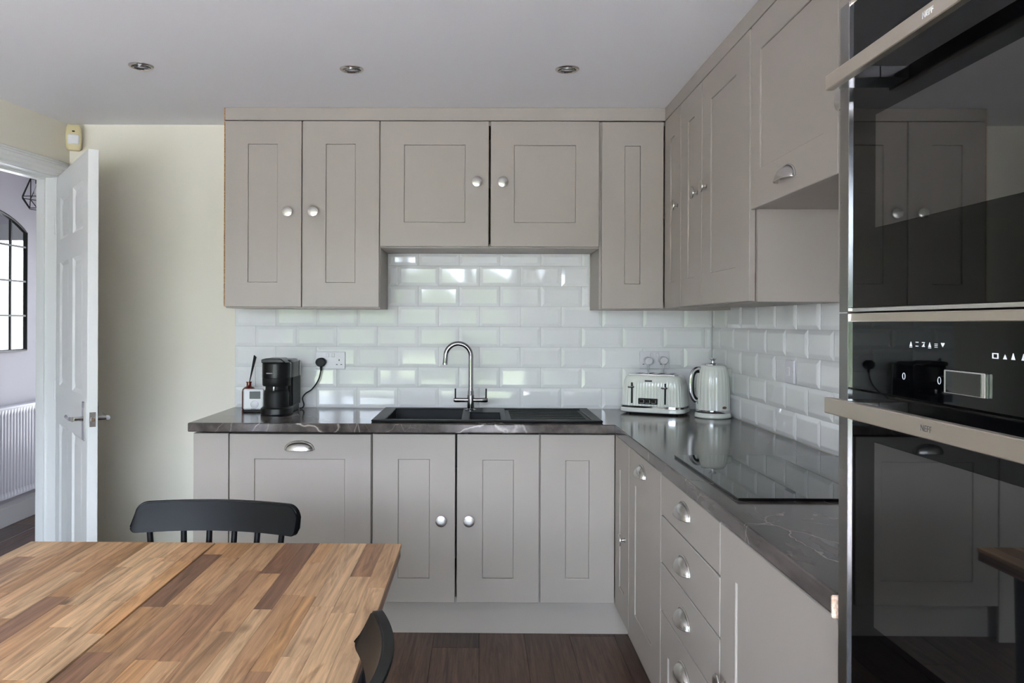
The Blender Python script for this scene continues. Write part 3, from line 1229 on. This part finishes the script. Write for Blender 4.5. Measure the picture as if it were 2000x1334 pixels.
# ------------------------------------------------------------------ coffee machine
cm = thing('coffee_machine', 'black capsule coffee machine standing left of the sink', 'coffee machine', (-.936, 3.650, WTOP))
b = bm_new()
loft(b, [(0, .008, 0, .066, .078), (0, .008, .004, .070, .082), (0, .008, .028, .070, .082), (0, .008, .034, .064, .076)], 64, 2.6)
box(b, -.052, .058, .02, .205, 0, .034, .006, 2)
obj('base', b, M_BLKPL, cm)
b = bm_new()
lathe(b, [(.050, .030), (.056, .034), (.057, .095), (.055, .108), (.050, .113)], n=48)
obj('cup_column', b, M_BLKMT, cm)
b = bm_new()
lathe(b, [(.048, .110), (.050, .112), (.050, .130), (.060, .134)], n=48)
nk = obj('neck', b, M_BLKMT, cm)
b = bm_new()
lathe(b, [(.006, -.012), (.007, 0), (.007, .012)], (0, -.047, .120), n=16)
obj('nozzle', b, M_CHROME, nk)
b = bm_new()
lathe(b, [(.060, .130), (.0635, .134), (.0645, .160), (.0645, .166)], n=64)
obj('collar', b, M_BLKMT, cm)
b = bm_new()
lathe(b, [(.0640, .1665), (.0655, .168), (.0655, .232), (.062, .238), (.050, .240)], n=64)
hd = obj('head', b, M_BLKPL, cm)
text('lettering', 'NESPRESSO', .0065, M_PRINT, hd, (-.016, -.0640, .190), (R(90), 0, R(-14)), .0015)
b = bm_new()
prism(b, [(-.060, .236), (-.060, .252), (-.040, .257), (.028, .257), (.052, .238)], -.045, .075, 'Y', .003)
lv = obj('lid', b, M_BLKPL, cm)
b = bm_new()
loft(b, [(.004, .115, .030, .058, .095, 0, 5), (.004, .115, .165, .058, .095, 0, 5), (.004, .115, .236, .058, .093, 0, 5), (.004, .115, .246, .052, .086, 0, 5), (.004, .115, .248, .046, .080, 0, 5)], 64)
obj('rear_body', b, M_BLKPL, cm)
b = bm_new()
box(b, .0605, .0640, .045, .200, .034, .166, .0015)
obj('side_panel', b, M_BLKMT, cm)
b = bm_new()
box(b, .0550, .0625, .200, .212, .030, .240, .003)
obj('water_tank_edge', b, M_CHROME, cm)

# ------------------------------------------------------------------ small white timer in front of the reed diffuser
tm = thing('timer', 'small white timer with a grey screen and round dial left of the coffee machine', 'timer', (-1.066, 3.735, WTOP), (0, 0, R(6)))
b = bm_new()
box(b, -.047, .047, -.014, .014, .010, .108, .008, 3)
obj('body', b, M_WHPL, tm)
b = bm_new()
box(b, -.017, .033, -.0158, -.0135, .062, .097, .001)
obj('screen', b, M_LCD, tm)
b = bm_new()
lathe(b, [(.0185, 0), (.0185, .004), (.016, .006), (.0001, .006)], (.006, -.0135, .036), 'Y', 28, cap=False)
obj('dial', b, M_WHPL, tm)
b = bm_new()
box(b, -.010, .012, -.0155, -.0138, .0135, .0155)
obj('print_line', b, M_PRINTG, tm)
b = bm_new()
box(b, -.043, .043, -.020, .022, 0, .011, .003)
obj('stand', b, M_BLKMT, tm)

df = thing('reed_diffuser', 'dark red glass reed diffuser bottle with black reeds', 'diffuser', (-1.120, 3.842, WTOP))
b = bm_new()
lathe(b, [(.030, 0), (.034, .004), (.034, .085), (.031, .098), (.022, .107), (.013, .111), (.0115, .114), (.0115, .128), (.0135, .129), (.0135, .134), (.009, .134)], n=36)
obj('bottle', b, M_AMBER, df)
for k in range(6):
    b = bm_new()
    dx, dy = .026 + .0045 * (k % 3), -.004 + .006 * (k // 3)
    tube(b, [(-.008 + k * .002, 0, .02), (.002, 0, .128), (dx, dy, .262 - .004 * (k % 3))], .0019, 6)
    obj('reed', b, M_REED, df)

# ------------------------------------------------------------------ sockets and plugs


def socket(name, label, loc, rot, double=True, grp=None):
    w = .146 if double else .086
    s = thing(name, label, 'socket', loc, rot)
    b = bm_new()
    box(b, -w / 2, w / 2, -.009, 0, -.043, .043, .003, 2)
    obj('faceplate', b, M_SOCK, s)
    if double:
        for q in (-1, 1):
            b = bm_new()
            box(b, q * .014 - .0075, q * .014 + .0075, -.0125, -.008, .016, .036, .0015)
            obj('rocker', b, M_SOCK, s)
            for (px, pz, a, c) in ((q * .043, .002, .0022, .0042), (q * .043 - .011, -.020, .0042, .0018), (q * .043 + .011, -.020, .0042, .0018)):
                b = bm_new()
                box(b, px - a, px + a, -.0094, -.0085, pz - c, pz + c)
                obj('pin_hole', b, M_BLKMT, s)
    else:
        b = bm_new()
        box(b, -.012, .012, -.0130, -.008, -.014, .018, .002)
        obj('rocker', b, M_SOCK, s)
        for q in (-1, 1):
            b = bm_new()
            lathe(b, [(.0028, 0), (.0028, .0006), (.0001, .0008)], (q * .030, -.0088, 0), 'Y', 12, cap=False)
            obj('screw', b, M_STEELB, s)
    return s


def plug(name, label, loc, m, mc, cord, up=False, s=1.0):
    p = thing(name, label, 'plug', loc)
    b = bm_new()
    pts = [(.025 * s * math.cos(a), .022 * s * math.sin(a)) for a in [R(k) for k in range(-20, 201, 10)]]
    pts += [(-.013 * s, -.021 * s), (.013 * s, -.021 * s)]
    prism(b, pts, -.034, 0, 'Y', .004)
    o_ = obj('body', b, m, p)
    b = bm_new()
    tube(b, [(0, -.016, -.018 * s), (0, -.016, -.042 * s)], [.0075 * s, .0048 * s], 12)
    obj('strain_relief', b, m, o_)
    b = bm_new()
    tube(b, spline(cord, 8), .0034, 8)
    obj('cord', b, mc, p)
    return p


socket('double_socket', 'white double socket on the tiles behind the coffee machine', (-.740, YB - .0105, 1.144), (0, 0, 0))
socket('double_socket', 'white double socket above the toaster', (.8585, YB - .0105, 1.152), (0, 0, 0))
socket('switch_plate', 'white single switch plate on the right wall tiles', (XR - .0105, 2.925, 1.158), RIGHT, False)
plug('black_plug', 'black plug and cord of the coffee machine', (-.783, YB - .020, 1.136), M_BLKMT, M_CORD,
     [(0, -.016, -.038), (-.008, -.016, -.075), (-.022, -.02, -.105), (-.045, -.03, -.135), (-.070, -.04, -.152), (-.084, -.045, -.175), (-.076, -.05, -.205), (-.081, -.055, -.2195), (-.090, -.07, -.2215)])
plug('white_plug', 'white plug at the left of the socket above the toaster', (.824, YB - .020, 1.150), M_SOCK, M_WCORD,
     [(0, -.016, -.038), (.002, -.016, -.075), (.004, -.012, -.12), (.006, -.01, -.18), (.01, -.01, -.2355)], s=.9)
plug('white_plug', 'white plug at the right of the socket above the toaster', (.898, YB - .020, 1.152), M_SOCK, M_WCORD,
     [(0, -.016, -.038), (.001, -.016, -.075), (.006, -.012, -.12), (.014, -.010, -.18), (.03, -.01, -.2370)], s=.9)

# ------------------------------------------------------------------ oven tower
XT = .5555
tw = thing('tall_oven_cabinet', 'tall taupe housing cabinet around the two ovens', 'cabinet', (XD, 1.248, 0), RIGHT)
b = bm_new()
TWD = XR - XD - .004
box(b, 0, .010, .004, TWD, .0, 2.306)
box(b, .612, .630, .004, TWD, .0, 2.306)
box(b, .010, .612, .03, TWD, .15, .168)
box(b, .010, .612, .03, TWD, .722, .740)
box(b, .010, .612, .03, TWD, 1.830, 1.848)
box(b, .010, .612, .022, TWD, 2.254, 2.306)
box(b, .010, .612, TWD - .008, TWD, .168, 2.254)
obj('carcass', b, M_INSIDE, tw)
front(tw, .002, .626, 1.838, 2.250, (.115, .512, 1.95, 2.14))
front(tw, .002, .626, .155, .728, (.115, .512, .262, .62), cup=(.31, .66))

OY0, OY1 = .642, 1.2350


def oven(name, label, z0, z1, ink, hz0, hz1, win, trim_top):
    o = thing(name, label, 'oven', (XT, OY1, z0))
    base = Vector((-XT, -OY1, -z0))

    def put(nm, b, m, parent=None, **k):
        bmesh.ops.translate(b, verts=b.verts, vec=base)
        return obj(nm, b, m, parent or o, **k)
    b = bm_new()
    box(b, XT + .022, XR - .03, OY0 + .02, OY1 - .02, z0 + .01, z1 - .01)
    put('housing', b, M_BLKMT)
    for (a, c) in ((1.2055, OY1), (OY0, .671)):
        b = bm_new()
        box(b, XT, XT + .021, a, c, z0, z1, .0008)
        put('side_trim', b, M_STEELG)
    for (a, c) in ((1.2049, 1.2060), (.6705, .6716)):
        b = bm_new()
        box(b, XT + .0003, XT + .0036, a, c, z0 + .001, z1 - .001)
        put('edge_trim', b, M_STEELB)
    b = bm_new()
    box(b, XT + .002, XT + .021, .6716, 1.2049, z1 - trim_top, z1, .001)
    put('top_trim', b, M_STEEL)
    # control glass and door glass
    zc0 = hz1 + .012
    b = bm_new()
    box(b, XT + .0036, XT + .021, .6716, 1.2049, zc0, z1 - trim_top)
    cg = put('control_panel', b, M_BGLASS)
    b = bm_new()
    box(b, XT + .0036, XT + .021, .6716, 1.2049, z0 + .006, zc0 - .003)
    dg = put('door', b, M_BGLASS)
    b = bm_new()
    box(b, XT + .0030, XT + .0038, .742, 1.1295, win[0], win[1])
    put('window_glass', b, M_OVENWIN, dg)
    b = bm_new()
    box(b, XT + .003, XT + .021, .6716, 1.2049, z0, z0 + .005)
    put('bottom_trim', b, M_STEELB)
    b = bm_new()
    box(b, .5065, .5185, .700, 1.1745, hz0, hz1, .0012)
    h = put('handle', b, M_STEEL, dg)
    for (a, c) in ((1.118, 1.166), (.708, .756)):
        b = bm_new()
        box(b, .5180, XT + .0036, a, c, hz0 + .002, hz1 - .002, .001)
        put('handle_bracket', b, M_STEELB, h)
    lt = text('lettering', 'NEFF', .0105, ink, h, Vector((.5062, .9065, (hz0 + hz1) / 2)) + base, (R(90), 0, R(-90)), .0002)
    return o, cg, put


M_STEELG = brushed('trim_steel', (150, 148, 145), 0.30, (1, 1, 14), 90)
ov, cg, put = oven('compact_oven', 'black glass compact oven in the upper bay of the tall cabinet', 1.3525, 1.8220, M_PRINT, 1.6770, 1.6985, (1.4705, 1.6305), .006)
b = bm_new()
lathe(b, [(.0045, 0), (.0045, .0003), (.0030, .0003), (.0030, 0)], (XT + .0035, .955, 1.734), 'X', 20)
put('power_mark', b, M_PRINTG, cg)
ov, cg, put = oven('built_in_oven', 'black glass built-in oven in the lower bay of the tall cabinet', .7480, 1.3500, M_PRINTG, 1.2035, 1.2265, (.9050, 1.1665), .0125)
# display with a silver frame, and printed symbols
b = bm_new()
box(b, XT - .0010, XT + .0040, .8780, .9555, 1.2520, 1.2800, .0008)
dsp = put('display_frame', b, M_STEELB, cg)
b = bm_new()
box(b, XT - .0016, XT - .0008, .8845, .9505, 1.2535, 1.2785)
put('display', b, M_HOB, dsp)
sy = [1.036, 1.0215, 1.007, .993, .979, .965]
for k, y_ in enumerate(sy):
    b = bm_new()
    x0_, x1_ = XT + .0031, XT + .0038
    zc = 1.3085
    if k in (0, 3):
        prism(b, [(y_ - .003, zc - .003), (y_ + .003, zc - .003), (y_, zc + .003)], x0_, x1_, 'X')
        box(b, x0_, x1_, y_ - .003, y_ + .003, zc - .0045, zc - .0037)
    elif k in (1, 2):
        box(b, x0_, x1_, y_ - .003, y_ + .003, zc + .002, zc + .003)
        box(b, x0_, x1_, y_ - .003, y_ + .003, zc - .003, zc - .002)
        if k == 2:
            prism(b, [(y_ - .002, zc + .002), (y_ + .002, zc - .002), (y_ - .002, zc - .002), (y_ + .002, zc + .002)][:3], x0_, x1_, 'X')
    elif k == 4:
        for q in (-.003, -.001, .001):
            box(b, x0_, x1_, y_ - .003, y_ + .003, zc + q, zc + q + .0008)
    else:
        prism(b, [(y_ - .0035, zc + .002), (y_ + .0035, zc + .002), (y_, zc - .002)], x0_, x1_, 'X')
        box(b, x0_, x1_, y_ - .0035, y_ + .0035, zc + .002, zc + .003)
    put('symbol', b, M_PRINT, cg)
for k, y_ in enumerate((.867, .851, .838, .822)):
    b = bm_new()
    zc = 1.300
    if k == 0:
        cells(b, [y_ - .005, y_ - .0035, y_ + .0035, y_ + .005], [zc - .003, zc - .002, zc + .002, zc + .003], lambda i, j: not (i == 1 and j == 1), XT + .0031, XT + .0038, 'X')
    else:
        prism(b, [(y_ - .003, zc - .003), (y_ + .003, zc - .003), (y_, zc + (.002 if k == 1 else .004))], XT + .0031, XT + .0038, 'X')
    put('symbol', b, M_PRINT, cg)
for y_ in (1.053, .972):
    b = bm_new()
    tube(b, [(XT + .0034, y_ + .0032 * math.cos(2 * math.pi * k / 24), 1.2655 + .0042 * math.sin(2 * math.pi * k / 24)) for k in range(24)], .0004, 5, True)
    put('touch_mark', b, M_PRINT, cg)

# ------------------------------------------------------------------ panelled door standing open into the room
HGX, HGY = -2.058, 3.838
DDIR = Vector((.591, -.806, 0))
dl = math.atan2(DDIR.y, DDIR.x)
dr1 = struct(link('door_1', None, None, (HGX, HGY, 0), (0, 0, dl)))
dr1['label'] = 'white six-panel door standing open into the kitchen'
DL, DT, DH = .800, .040, 2.030
bm = bm_new()
us = [0.003, .112, .345, .455, .690, DL]
vs = [.006, .225, .845, 1.030, 1.610, 1.720, 1.918, DH]
hole = lambda i, j: i in (1, 3) and j in (1, 3, 5)
cells(bm, us, vs, lambda i, j: not hole(i, j), 0, DT, 'Y', .0015)
obj('leaf', bm, M_GLOSSW, dr1)
for i in (1, 3):
    for j in (1, 3, 5):
        b = bm_new()
        a, c, d, e = us[i], us[i + 1], vs[j], vs[j + 1]
        for side in (0, 1):
            yo = lambda q: q if side == 0 else DT - q
            loops = []
            for (ins, dep) in ((0, .001), (.006, .005), (.014, .010), (.022, .010), (.040, .004), (.044, .003)):
                loops.append([b.verts.new(p) for p in ((a + ins, yo(dep), d + ins), (c - ins, yo(dep), d + ins), (c - ins, yo(dep), e - ins), (a + ins, yo(dep), e - ins))])
            for q in range(len(loops) - 1):
                for k in range(4):
                    b.faces.new((loops[q][k], loops[q][(k + 1) % 4], loops[q + 1][(k + 1) % 4], loops[q + 1][k]))
            b.faces.new(loops[-1])
        bmesh.ops.recalc_face_normals(b, faces=b.faces)
        obj('panel', b, M_GLOSSW, dr1, smooth=25)
for side in (-1, 1):
    yb = 0 if side < 0 else DT
    b = bm_new()
    box(b, DL - .072, DL - .032, min(yb, yb + side * .008), max(yb, yb + side * .008), .845, 1.005, .003)
    pl = obj('handle_plate', b, M_CHROME, dr1)
    b = bm_new()
    tube(b, [(DL - .052, yb + side * .006, .935), (DL - .052, yb + side * .040, .935)], .0095, 12)
    tube(b, spline([(DL - .046, yb + side * .046, .935), (DL - .075, yb + side * .049, .934), (DL - .120, yb + side * .047, .932), (DL - .165, yb + side * .050, .936)], 5), [.010] * 12 + [.0085] * 4, 12)
    obj('lever', b, M_CHROME, pl)
b = bm_new()
box(b, DL - .0005, DL + .0015, .008, .032, .905, .965, .0006)
lp = obj('latch_plate', b, M_NICKEL, dr1)
b = bm_new()
box(b, DL + .001, DL + .008, .013, .027, .927, .943, .001)
obj('latch_bolt', b, M_CHROME, lp)
for z_ in (.22, 1.0, 1.80):
    b = bm_new()
    tube(b, [(-.002, -.003, z_ - .045), (-.002, -.003, z_ + .045)], .006, 10)
    obj('hinge', b, M_GLOSSW, dr1)

# ------------------------------------------------------------------ alarm sensor in the corner
al = thing('alarm_sensor', 'cream motion alarm sensor high in the left corner', 'alarm sensor', (-1.992, 3.868, 2.170), (0, 0, R(-38) + R(63)))
b = bm_new()
loft(b, [(0, .012, 0, .026, .018, 0, 4), (0, .010, .012, .034, .024, 0, 4), (0, .008, .060, .036, .028, 0, 4), (0, .010, .108, .034, .024, 0, 4), (0, .014, .122, .028, .018, 0, 4)], 48)
obj('case', b, M_CREAMPL, al)
b = bm_new()
loft(b, [(0, -.012, .026, .022, .008, 0, 4), (0, -.014, .030, .026, .010, 0, 4), (0, -.014, .068, .026, .010, 0, 4), (0, -.012, .073, .022, .008, 0, 4)], 32)
obj('lens', b, M_WHPL, al)
b = bm_new()
box(b, -.006, .006, -.0225, -.018, .085, .091, .001)
obj('light_window', b, M_BLKPL, al)

# ------------------------------------------------------------------ ceiling downlights
for (x_, y_, lab) in ((-1.302, 3.03, 'brushed nickel ceiling downlight nearest the door, leftmost of three'),
                      (-.500, 3.065, 'brushed nickel ceiling downlight in the middle of the row'),
                      (.331, 3.062, 'brushed nickel ceiling downlight nearest the right wall cabinets')):
    d = thing('downlight', lab, 'light', (x_, y_, CEIL), group='ceiling downlights')
    b = bm_new()
    lathe(b, [(.046, 0), (.046, -.003), (.042, -.0065), (.036, -.0065), (.033, -.002), (.033, 0)], n=40)
    obj('bezel', b, M_NICKEL, d)
    b = bm_new()
    lathe(b, [(.0315, -.0005), (.0315, -.007), (.0285, -.009), (.0255, -.006), (.0255, -.0015), (.0001, -.0015)], n=36, cap=False)
    g = obj('gimbal', b, M_DKCHROME, d, rot=(R(5), 0, 0))
    b = bm_new()
    lathe(b, [(.025, -.0020), (.022, -.0040), (.010, -.0055), (.0001, -.006)], n=32, cap=False)
    obj('lamp', b, M_LENS, g)

# ------------------------------------------------------------------ dining table
TZ1, TTH = .740, .034
TXA, TXB, TYA, TYB = -1.2065, -.2094, .55, 2.130
tb = thing('dining_table', 'dining table with an acacia stave top split down the middle', 'table', ((TXA + TXB) / 2, (TYA + TYB) / 2, 0))
tof = Vector((-(TXA + TXB) / 2, -(TYA + TYB) / 2, 0))
mid = (TXA + TXB) / 2
b = bm_new()
box(b, TXA + .002, mid - .0025, TYA + .002, TYB - .002, TZ1 - TTH, TZ1 - .010)
box(b, mid + .0025, TXB - .002, TYA + .002, TYB - .002, TZ1 - TTH, TZ1 - .010)
bmesh.ops.translate(b, verts=b.verts, vec=tof)
tt = obj('tabletop', b, M_TEDGE, tb)
tt.color = lin((150, 112, 98))
PAL = [((210, 172, 130), 6), ((196, 155, 114), 7), ((184, 142, 102), 6), ((164, 122, 88), 4), ((140, 102, 76), 3), ((118, 82, 60), 1), ((190, 144, 98), 5)]
pal = [c for c, w in PAL for _ in range(w)]
sr = random.Random(21)
for half in (0, 1):
    xa, xb = (TXA, mid - .0025) if half == 0 else (mid + .0025, TXB)
    n_ = 11
    ws_ = [sr.uniform(.85, 1.2) for _ in range(n_)]
    tot = sum(ws_)
    xc = xa
    for k in range(n_):
        w_ = ws_[k] / tot * (xb - xa)
        y_ = TYB
        first = True
        while y_ > TYA + .001:
            L_ = sr.uniform(.22, .52)
            if first:
                L_ = sr.uniform(.10, .52)
                first = False
            y2 = max(y_ - L_, TYA)
            if y2 - TYA < .10:
                y2 = TYA
            b = bm_new()
            cxm, cym = xc + w_ / 2, (y_ + y2) / 2
            box(b, -w_ / 2 + .0001, w_ / 2 - .0001, -(y_ - y2) / 2 + .0001, (y_ - y2) / 2 - .0001, -.011, 0, .0004)
            o = obj('stave', b, M_STAVE, tt, (cxm + tof.x, cym + tof.y, TZ1), smooth=0)
            c = sr.choice(pal)
            if half == 1 and k >= n_ - 3 and sr.random() < .7:
                c = (206, 168, 128)
            j_ = sr.uniform(.94, 1.06)
            o.color = lin(tuple(min(255, v * j_) for v in c))
            y_ = y2
        xc += w_
b = bm_new()
for (x0_, x1_, y0_, y1_) in ((TXA + .10, TXB - .10, TYA + .10, TYA + .122), (TXA + .10, TXB - .10, TYB - .122, TYB - .10), (TXA + .10, TXA + .122, TYA + .122, TYB - .122), (TXB - .122, TXB - .10, TYA + .122, TYB - .122)):
    box(b, x0_, x1_, y0_, y1_, TZ1 - TTH - .085, TZ1 - TTH - .0005, .001)
bmesh.ops.translate(b, verts=b.verts, vec=tof)
obj('apron', b, M_BLACKW, tb)
for (x_, y_) in ((TXA + .09, TYA + .09), (TXB - .09, TYA + .09), (TXA + .09, TYB - .09), (TXB - .09, TYB - .09)):
    b = bm_new()
    t = bmesh.new()
    loft(t, [(0, 0, 0, .022, .022, 0, 8), (0, 0, TZ1 - TTH - .001, .035, .035, 0, 8)], 24)
    merge(b, t, Matrix.Translation((x_ + tof.x, y_ + tof.y, 0)))
    obj('leg', b, M_BLACKW, tb)

# ------------------------------------------------------------------ chairs


def make_chair(label, loc, rotz):
    """local: seat in front of the back, sitter looks to -y; the back rail crosses at y = 0"""
    c = thing('dining_chair', label, 'chair', loc, (0, 0, rotz), 'black spindle back chairs')
    RW, BOW, TH = .227, .048, .020
    z0, z1 = .757, .835
    b = bm_new()
    n_ = 32
    # curved rail: outline in (s, z) with rounded corners, bent along an arc
    rc = .034

    def arc(s):
        return -BOW * (s / RW) ** 2
    rows = []
    for i in range(n_ + 1):
        s = -RW + 2 * RW * i / n_
        e = RW - abs(s)
        cut_t = rc - math.sqrt(max(rc * rc - (rc - min(e, rc)) ** 2, 0))
        rb = .016
        cut_b = rb - math.sqrt(max(rb * rb - (rb - min(e, rb)) ** 2, 0))
        rows.append((s, arc(s), z0 + cut_b, z1 - cut_t))
    # denser at the ends
    dens = []
    for k in range(9):
        dens.append(rc * (1 - math.cos(math.pi / 2 * k / 8)))
    ss = [-RW + d for d in dens] + [-RW + rc + (2 * RW - 2 * rc) * k / 20 for k in range(1, 20)] + [RW - d for d in reversed(dens)]
    vf, vb = [], []
    for s in ss:
        e = RW - abs(s)
        cut_t = rc - math.sqrt(max(rc * rc - (rc - min(e, rc)) ** 2, 0))
        rb = .014
        cut_b = rb - math.sqrt(max(rb * rb - (rb - min(e, rb)) ** 2, 0))
        zt, zb_ = z1 - cut_t, z0 + cut_b
        y_ = arc(s)
        sl = 2 * BOW * s / RW ** 2
        nn = Vector((sl, 1, 0)).normalized()
        lean = .026
        vf.append([b.verts.new((s, y_ - lean * .5, zb_)), b.verts.new((s, y_ + lean * .5, zt))])
        vb.append([b.verts.new((s + nn.x * TH, y_ + nn.y * TH - lean * .5, zb_)), b.verts.new((s + nn.x * TH, y_ + nn.y * TH + lean * .5, zt))])
    for i in range(len(ss) - 1):
        b.faces.new((vf[i][0], vf[i + 1][0], vf[i + 1][1], vf[i][1]))
        b.faces.new((vb[i][0], vb[i][1], vb[i + 1][1], vb[i + 1][0]))
        b.faces.new((vf[i][1], vf[i + 1][1], vb[i + 1][1], vb[i][1]))
        b.faces.new((vf[i][0], vb[i][0], vb[i + 1][0], vf[i + 1][0]))
    b.faces.new((vf[0][0], vf[0][1], vb[0][1], vb[0][0]))
    b.faces.new((vf[-1][0], vb[-1][0], vb[-1][1], vf[-1][1]))
    bmesh.ops.recalc_face_normals(b, faces=b.faces)
    es = [e for e in b.edges if len(e.link_faces) == 2 and e.calc_face_angle() > 1.0]
    bmesh.ops.bevel(b, geom=es, offset=.003, segments=2, affect='EDGES')
    obj('back_rail', b, M_BLACKW, c)
    # seat
    b = bm_new()
    loft(b, [(0, -.225, .425, .195, .190, 0, 5), (0, -.225, .430, .208, .203, 0, 5), (0, -.225, .452, .212, .207, 0, 5), (0, -.225, .458, .204, .199, 0, 5)], 64)
    obj('seat', b, M_BLACKW, c)
    for sx_ in (-.187, -.100, -.030, .042, .111, .185):
        b = bm_new()
        yt = arc(sx_) + TH * .5 - .008
        xb_ = sx_ * .80
        tube(b, [(xb_, -.046, .452), ((xb_ * .4 + sx_ * .6), yt * .6 - .046 * .4, .62), (sx_, yt, z0 + .010)], [.0085, .0090, .0080], 12)
        obj('spindle', b, M_BLACKW, c)
    for (sx, sy_) in ((-1, 0), (1, 0), (-1, 1), (1, 1)):
        b = bm_new()
        top = (sx * .15, -.36 if sy_ == 0 else -.10, .430)
        bot = (sx * .20, -.41 if sy_ == 0 else -.02, .0)
        tube(b, [bot, tuple((p + q) / 2 for p, q in zip(bot, top)), top], [.013, .018, .016], 14)
        obj('leg', b, M_BLACKW, c)
    b = bm_new()
    tube(b, [(-.175, -.385, .215), (-.175, -.06, .215)], .009, 10)
    tube(b, [(.175, -.385, .215), (.175, -.06, .215)], .009, 10)
    tube(b, [(-.175, -.22, .215), (.175, -.22, .215)], .009, 10)
    obj('stretcher', b, M_BLACKW, c)
    return c


make_chair('black spindle back chair tucked in at the far end of the table', (-.719, 2.196, 0), R(-3.5))
make_chair('black spindle back chair on the right side of the table', (-.160, 1.172, 0), R(-90))

# ------------------------------------------------------------------ hall: mirror, radiator, pendant
mr = thing('arched_mirror', 'black framed arched window-pane mirror on the hall wall', 'mirror', (HX + .002, 4.900, 1.140))
MW, MH0, RISE = .430, .786, .115
RR = (MW * MW + RISE * RISE) / (2 * RISE)


def arch(d):
    return MH0 + math.sqrt(RR * RR - d * d) - (RR - RISE)


outl = [(-MW, 0), (MW, 0)] + [(MW - 2 * MW * k / 24, arch(MW - 2 * MW * k / 24)) for k in range(25)]
b = bm_new()
prism(b, outl, .004, .010, 'X')
obj('mirror_glass', b, M_MIRROR, mr, smooth=0)
b = bm_new()
outl3 = [(.014, y_, z_) for y_, z_ in outl]
tube(b, outl3, .011, 8, True)
obj('frame', b, M_BLKMET, mr)
for k in range(1, 5):
    d_ = -MW + 2 * MW * k / 5
    b = bm_new()
    box(b, .010, .017, d_ - .006, d_ + .006, 0, arch(d_))
    obj('glazing_bar', b, M_BLKMET, mr)
for z_ in (.228, .457, .687):
    b = bm_new()
    box(b, .010, .020, -MW, MW, z_ - .006, z_ + .006)
    obj('glazing_bar', b, M_BLKMET, mr)

rd = thing('radiator', 'white ribbed panel radiator below the hall mirror', 'radiator', (HX, 5.06, 0))
b = bm_new()
NR = 34
L0, L1 = -.58, .58
xf = .075
t = bmesh.new()
rows = []
for zz, fade in ((.200, 0), (.222, 0), (.240, 1), (.730, 1), (.748, 0), (.770, 0)):
    row = []
    for k in range(NR * 6 + 1):
        y_ = L0 + (L1 - L0) * k / (NR * 6)
        ph = (k % 6) / 6
        dep = .011 * fade * (1 if ph in (0,) or ph > .8 else (0 if .3 < ph < .7 else .5))
        row.append(t.verts.new((xf - dep, y_, zz)))
    rows.append(row)
for i in range(len(rows) - 1):
    for k in range(NR * 6):
        t.faces.new((rows[i][k], rows[i][k + 1], rows[i + 1][k + 1], rows[i + 1][k]))
merge(b, t)
box(b, .030, xf - .013, L0, L1, .200, .770)
obj('panel', b, M_RAD, rd, smooth=50)
b = bm_new()
box(b, .022, xf + .006, L0 - .012, L1 + .012, .768, .785, .004, 2)
obj('top_grille', b, M_RAD, rd)
for s in (L0, L1):
    b = bm_new()
    box(b, .024, xf + .002, s - .008, s + .008, .198, .772, .003)
    obj('end_cap', b, M_RAD, rd)
b = bm_new()
box(b, .0005, .026, -.40, -.36, .30, .70)
box(b, .0005, .026, .36, .40, .30, .70)
obj('bracket', b, M_RAD, rd)
for s in (L0 + .05, L1 - .05):
    b = bm_new()
    tube(b, [(.05, s, .0), (.05, s, .202)], .008, 10)
    obj('pipe', b, M_CHROME, rd)

pdn = thing('pendant_lamp', 'black wire geometric pendant lamp hanging in the hall', 'lamp', (-2.625, 4.70, 1.998))
RT, RM, RB, ZT, ZM = .050, .100, .055, .180, .064
NS = 6
P3 = lambda r_, z_, k, o_=0: (r_ * math.cos(2 * math.pi * (k + o_) / NS + math.pi), r_ * math.sin(2 * math.pi * (k + o_) / NS + math.pi), z_)
b = bm_new()
for k in range(NS):
    for (p, q) in ((P3(RT, ZT, k), P3(RT, ZT, k + 1)), (P3(RM, ZM, k), P3(RM, ZM, k + 1)), (P3(RB, 0, k), P3(RB, 0, k + 1)),
                   (P3(RT, ZT, k), P3(RM, ZM, k)), (P3(RM, ZM, k), P3(RB, 0, k)), (P3(RT, ZT, k), P3(RM * .88, ZM, k, .5)), (P3(RM * .88, ZM, k, .5), P3(RB, 0, k))):
        tube(b, [p, q], .0026, 6)
obj('wire_cage', b, M_BLKMET, pdn)
b = bm_new()
lathe(b, [(.020, .150), (.020, .205), (.006, .215)], n=20)
for k in range(3):
    tube(b, [(0, 0, .185), P3(RT, ZT, 2 * k)], .0024, 6)
obj('lamp_holder', b, M_BLKMET, pdn)
b = bm_new()
tube(b, [(0, 0, .21), (0, 0, .400)], .003, 8)
obj('cord', b, M_BLKMET, pdn)
b = bm_new()
lathe(b, [(.045, .400), (.045, .415), (.03, .422)], n=24)
obj('ceiling_rose', b, M_BLKMET, pdn)
b = bm_new()
lathe(b, [(.012, .150), (.016, .135), (.027, .105), (.028, .090), (.020, .072), (.0001, .066)], n=24, cap=False)
obj('bulb', b, M_LENS, pdn)
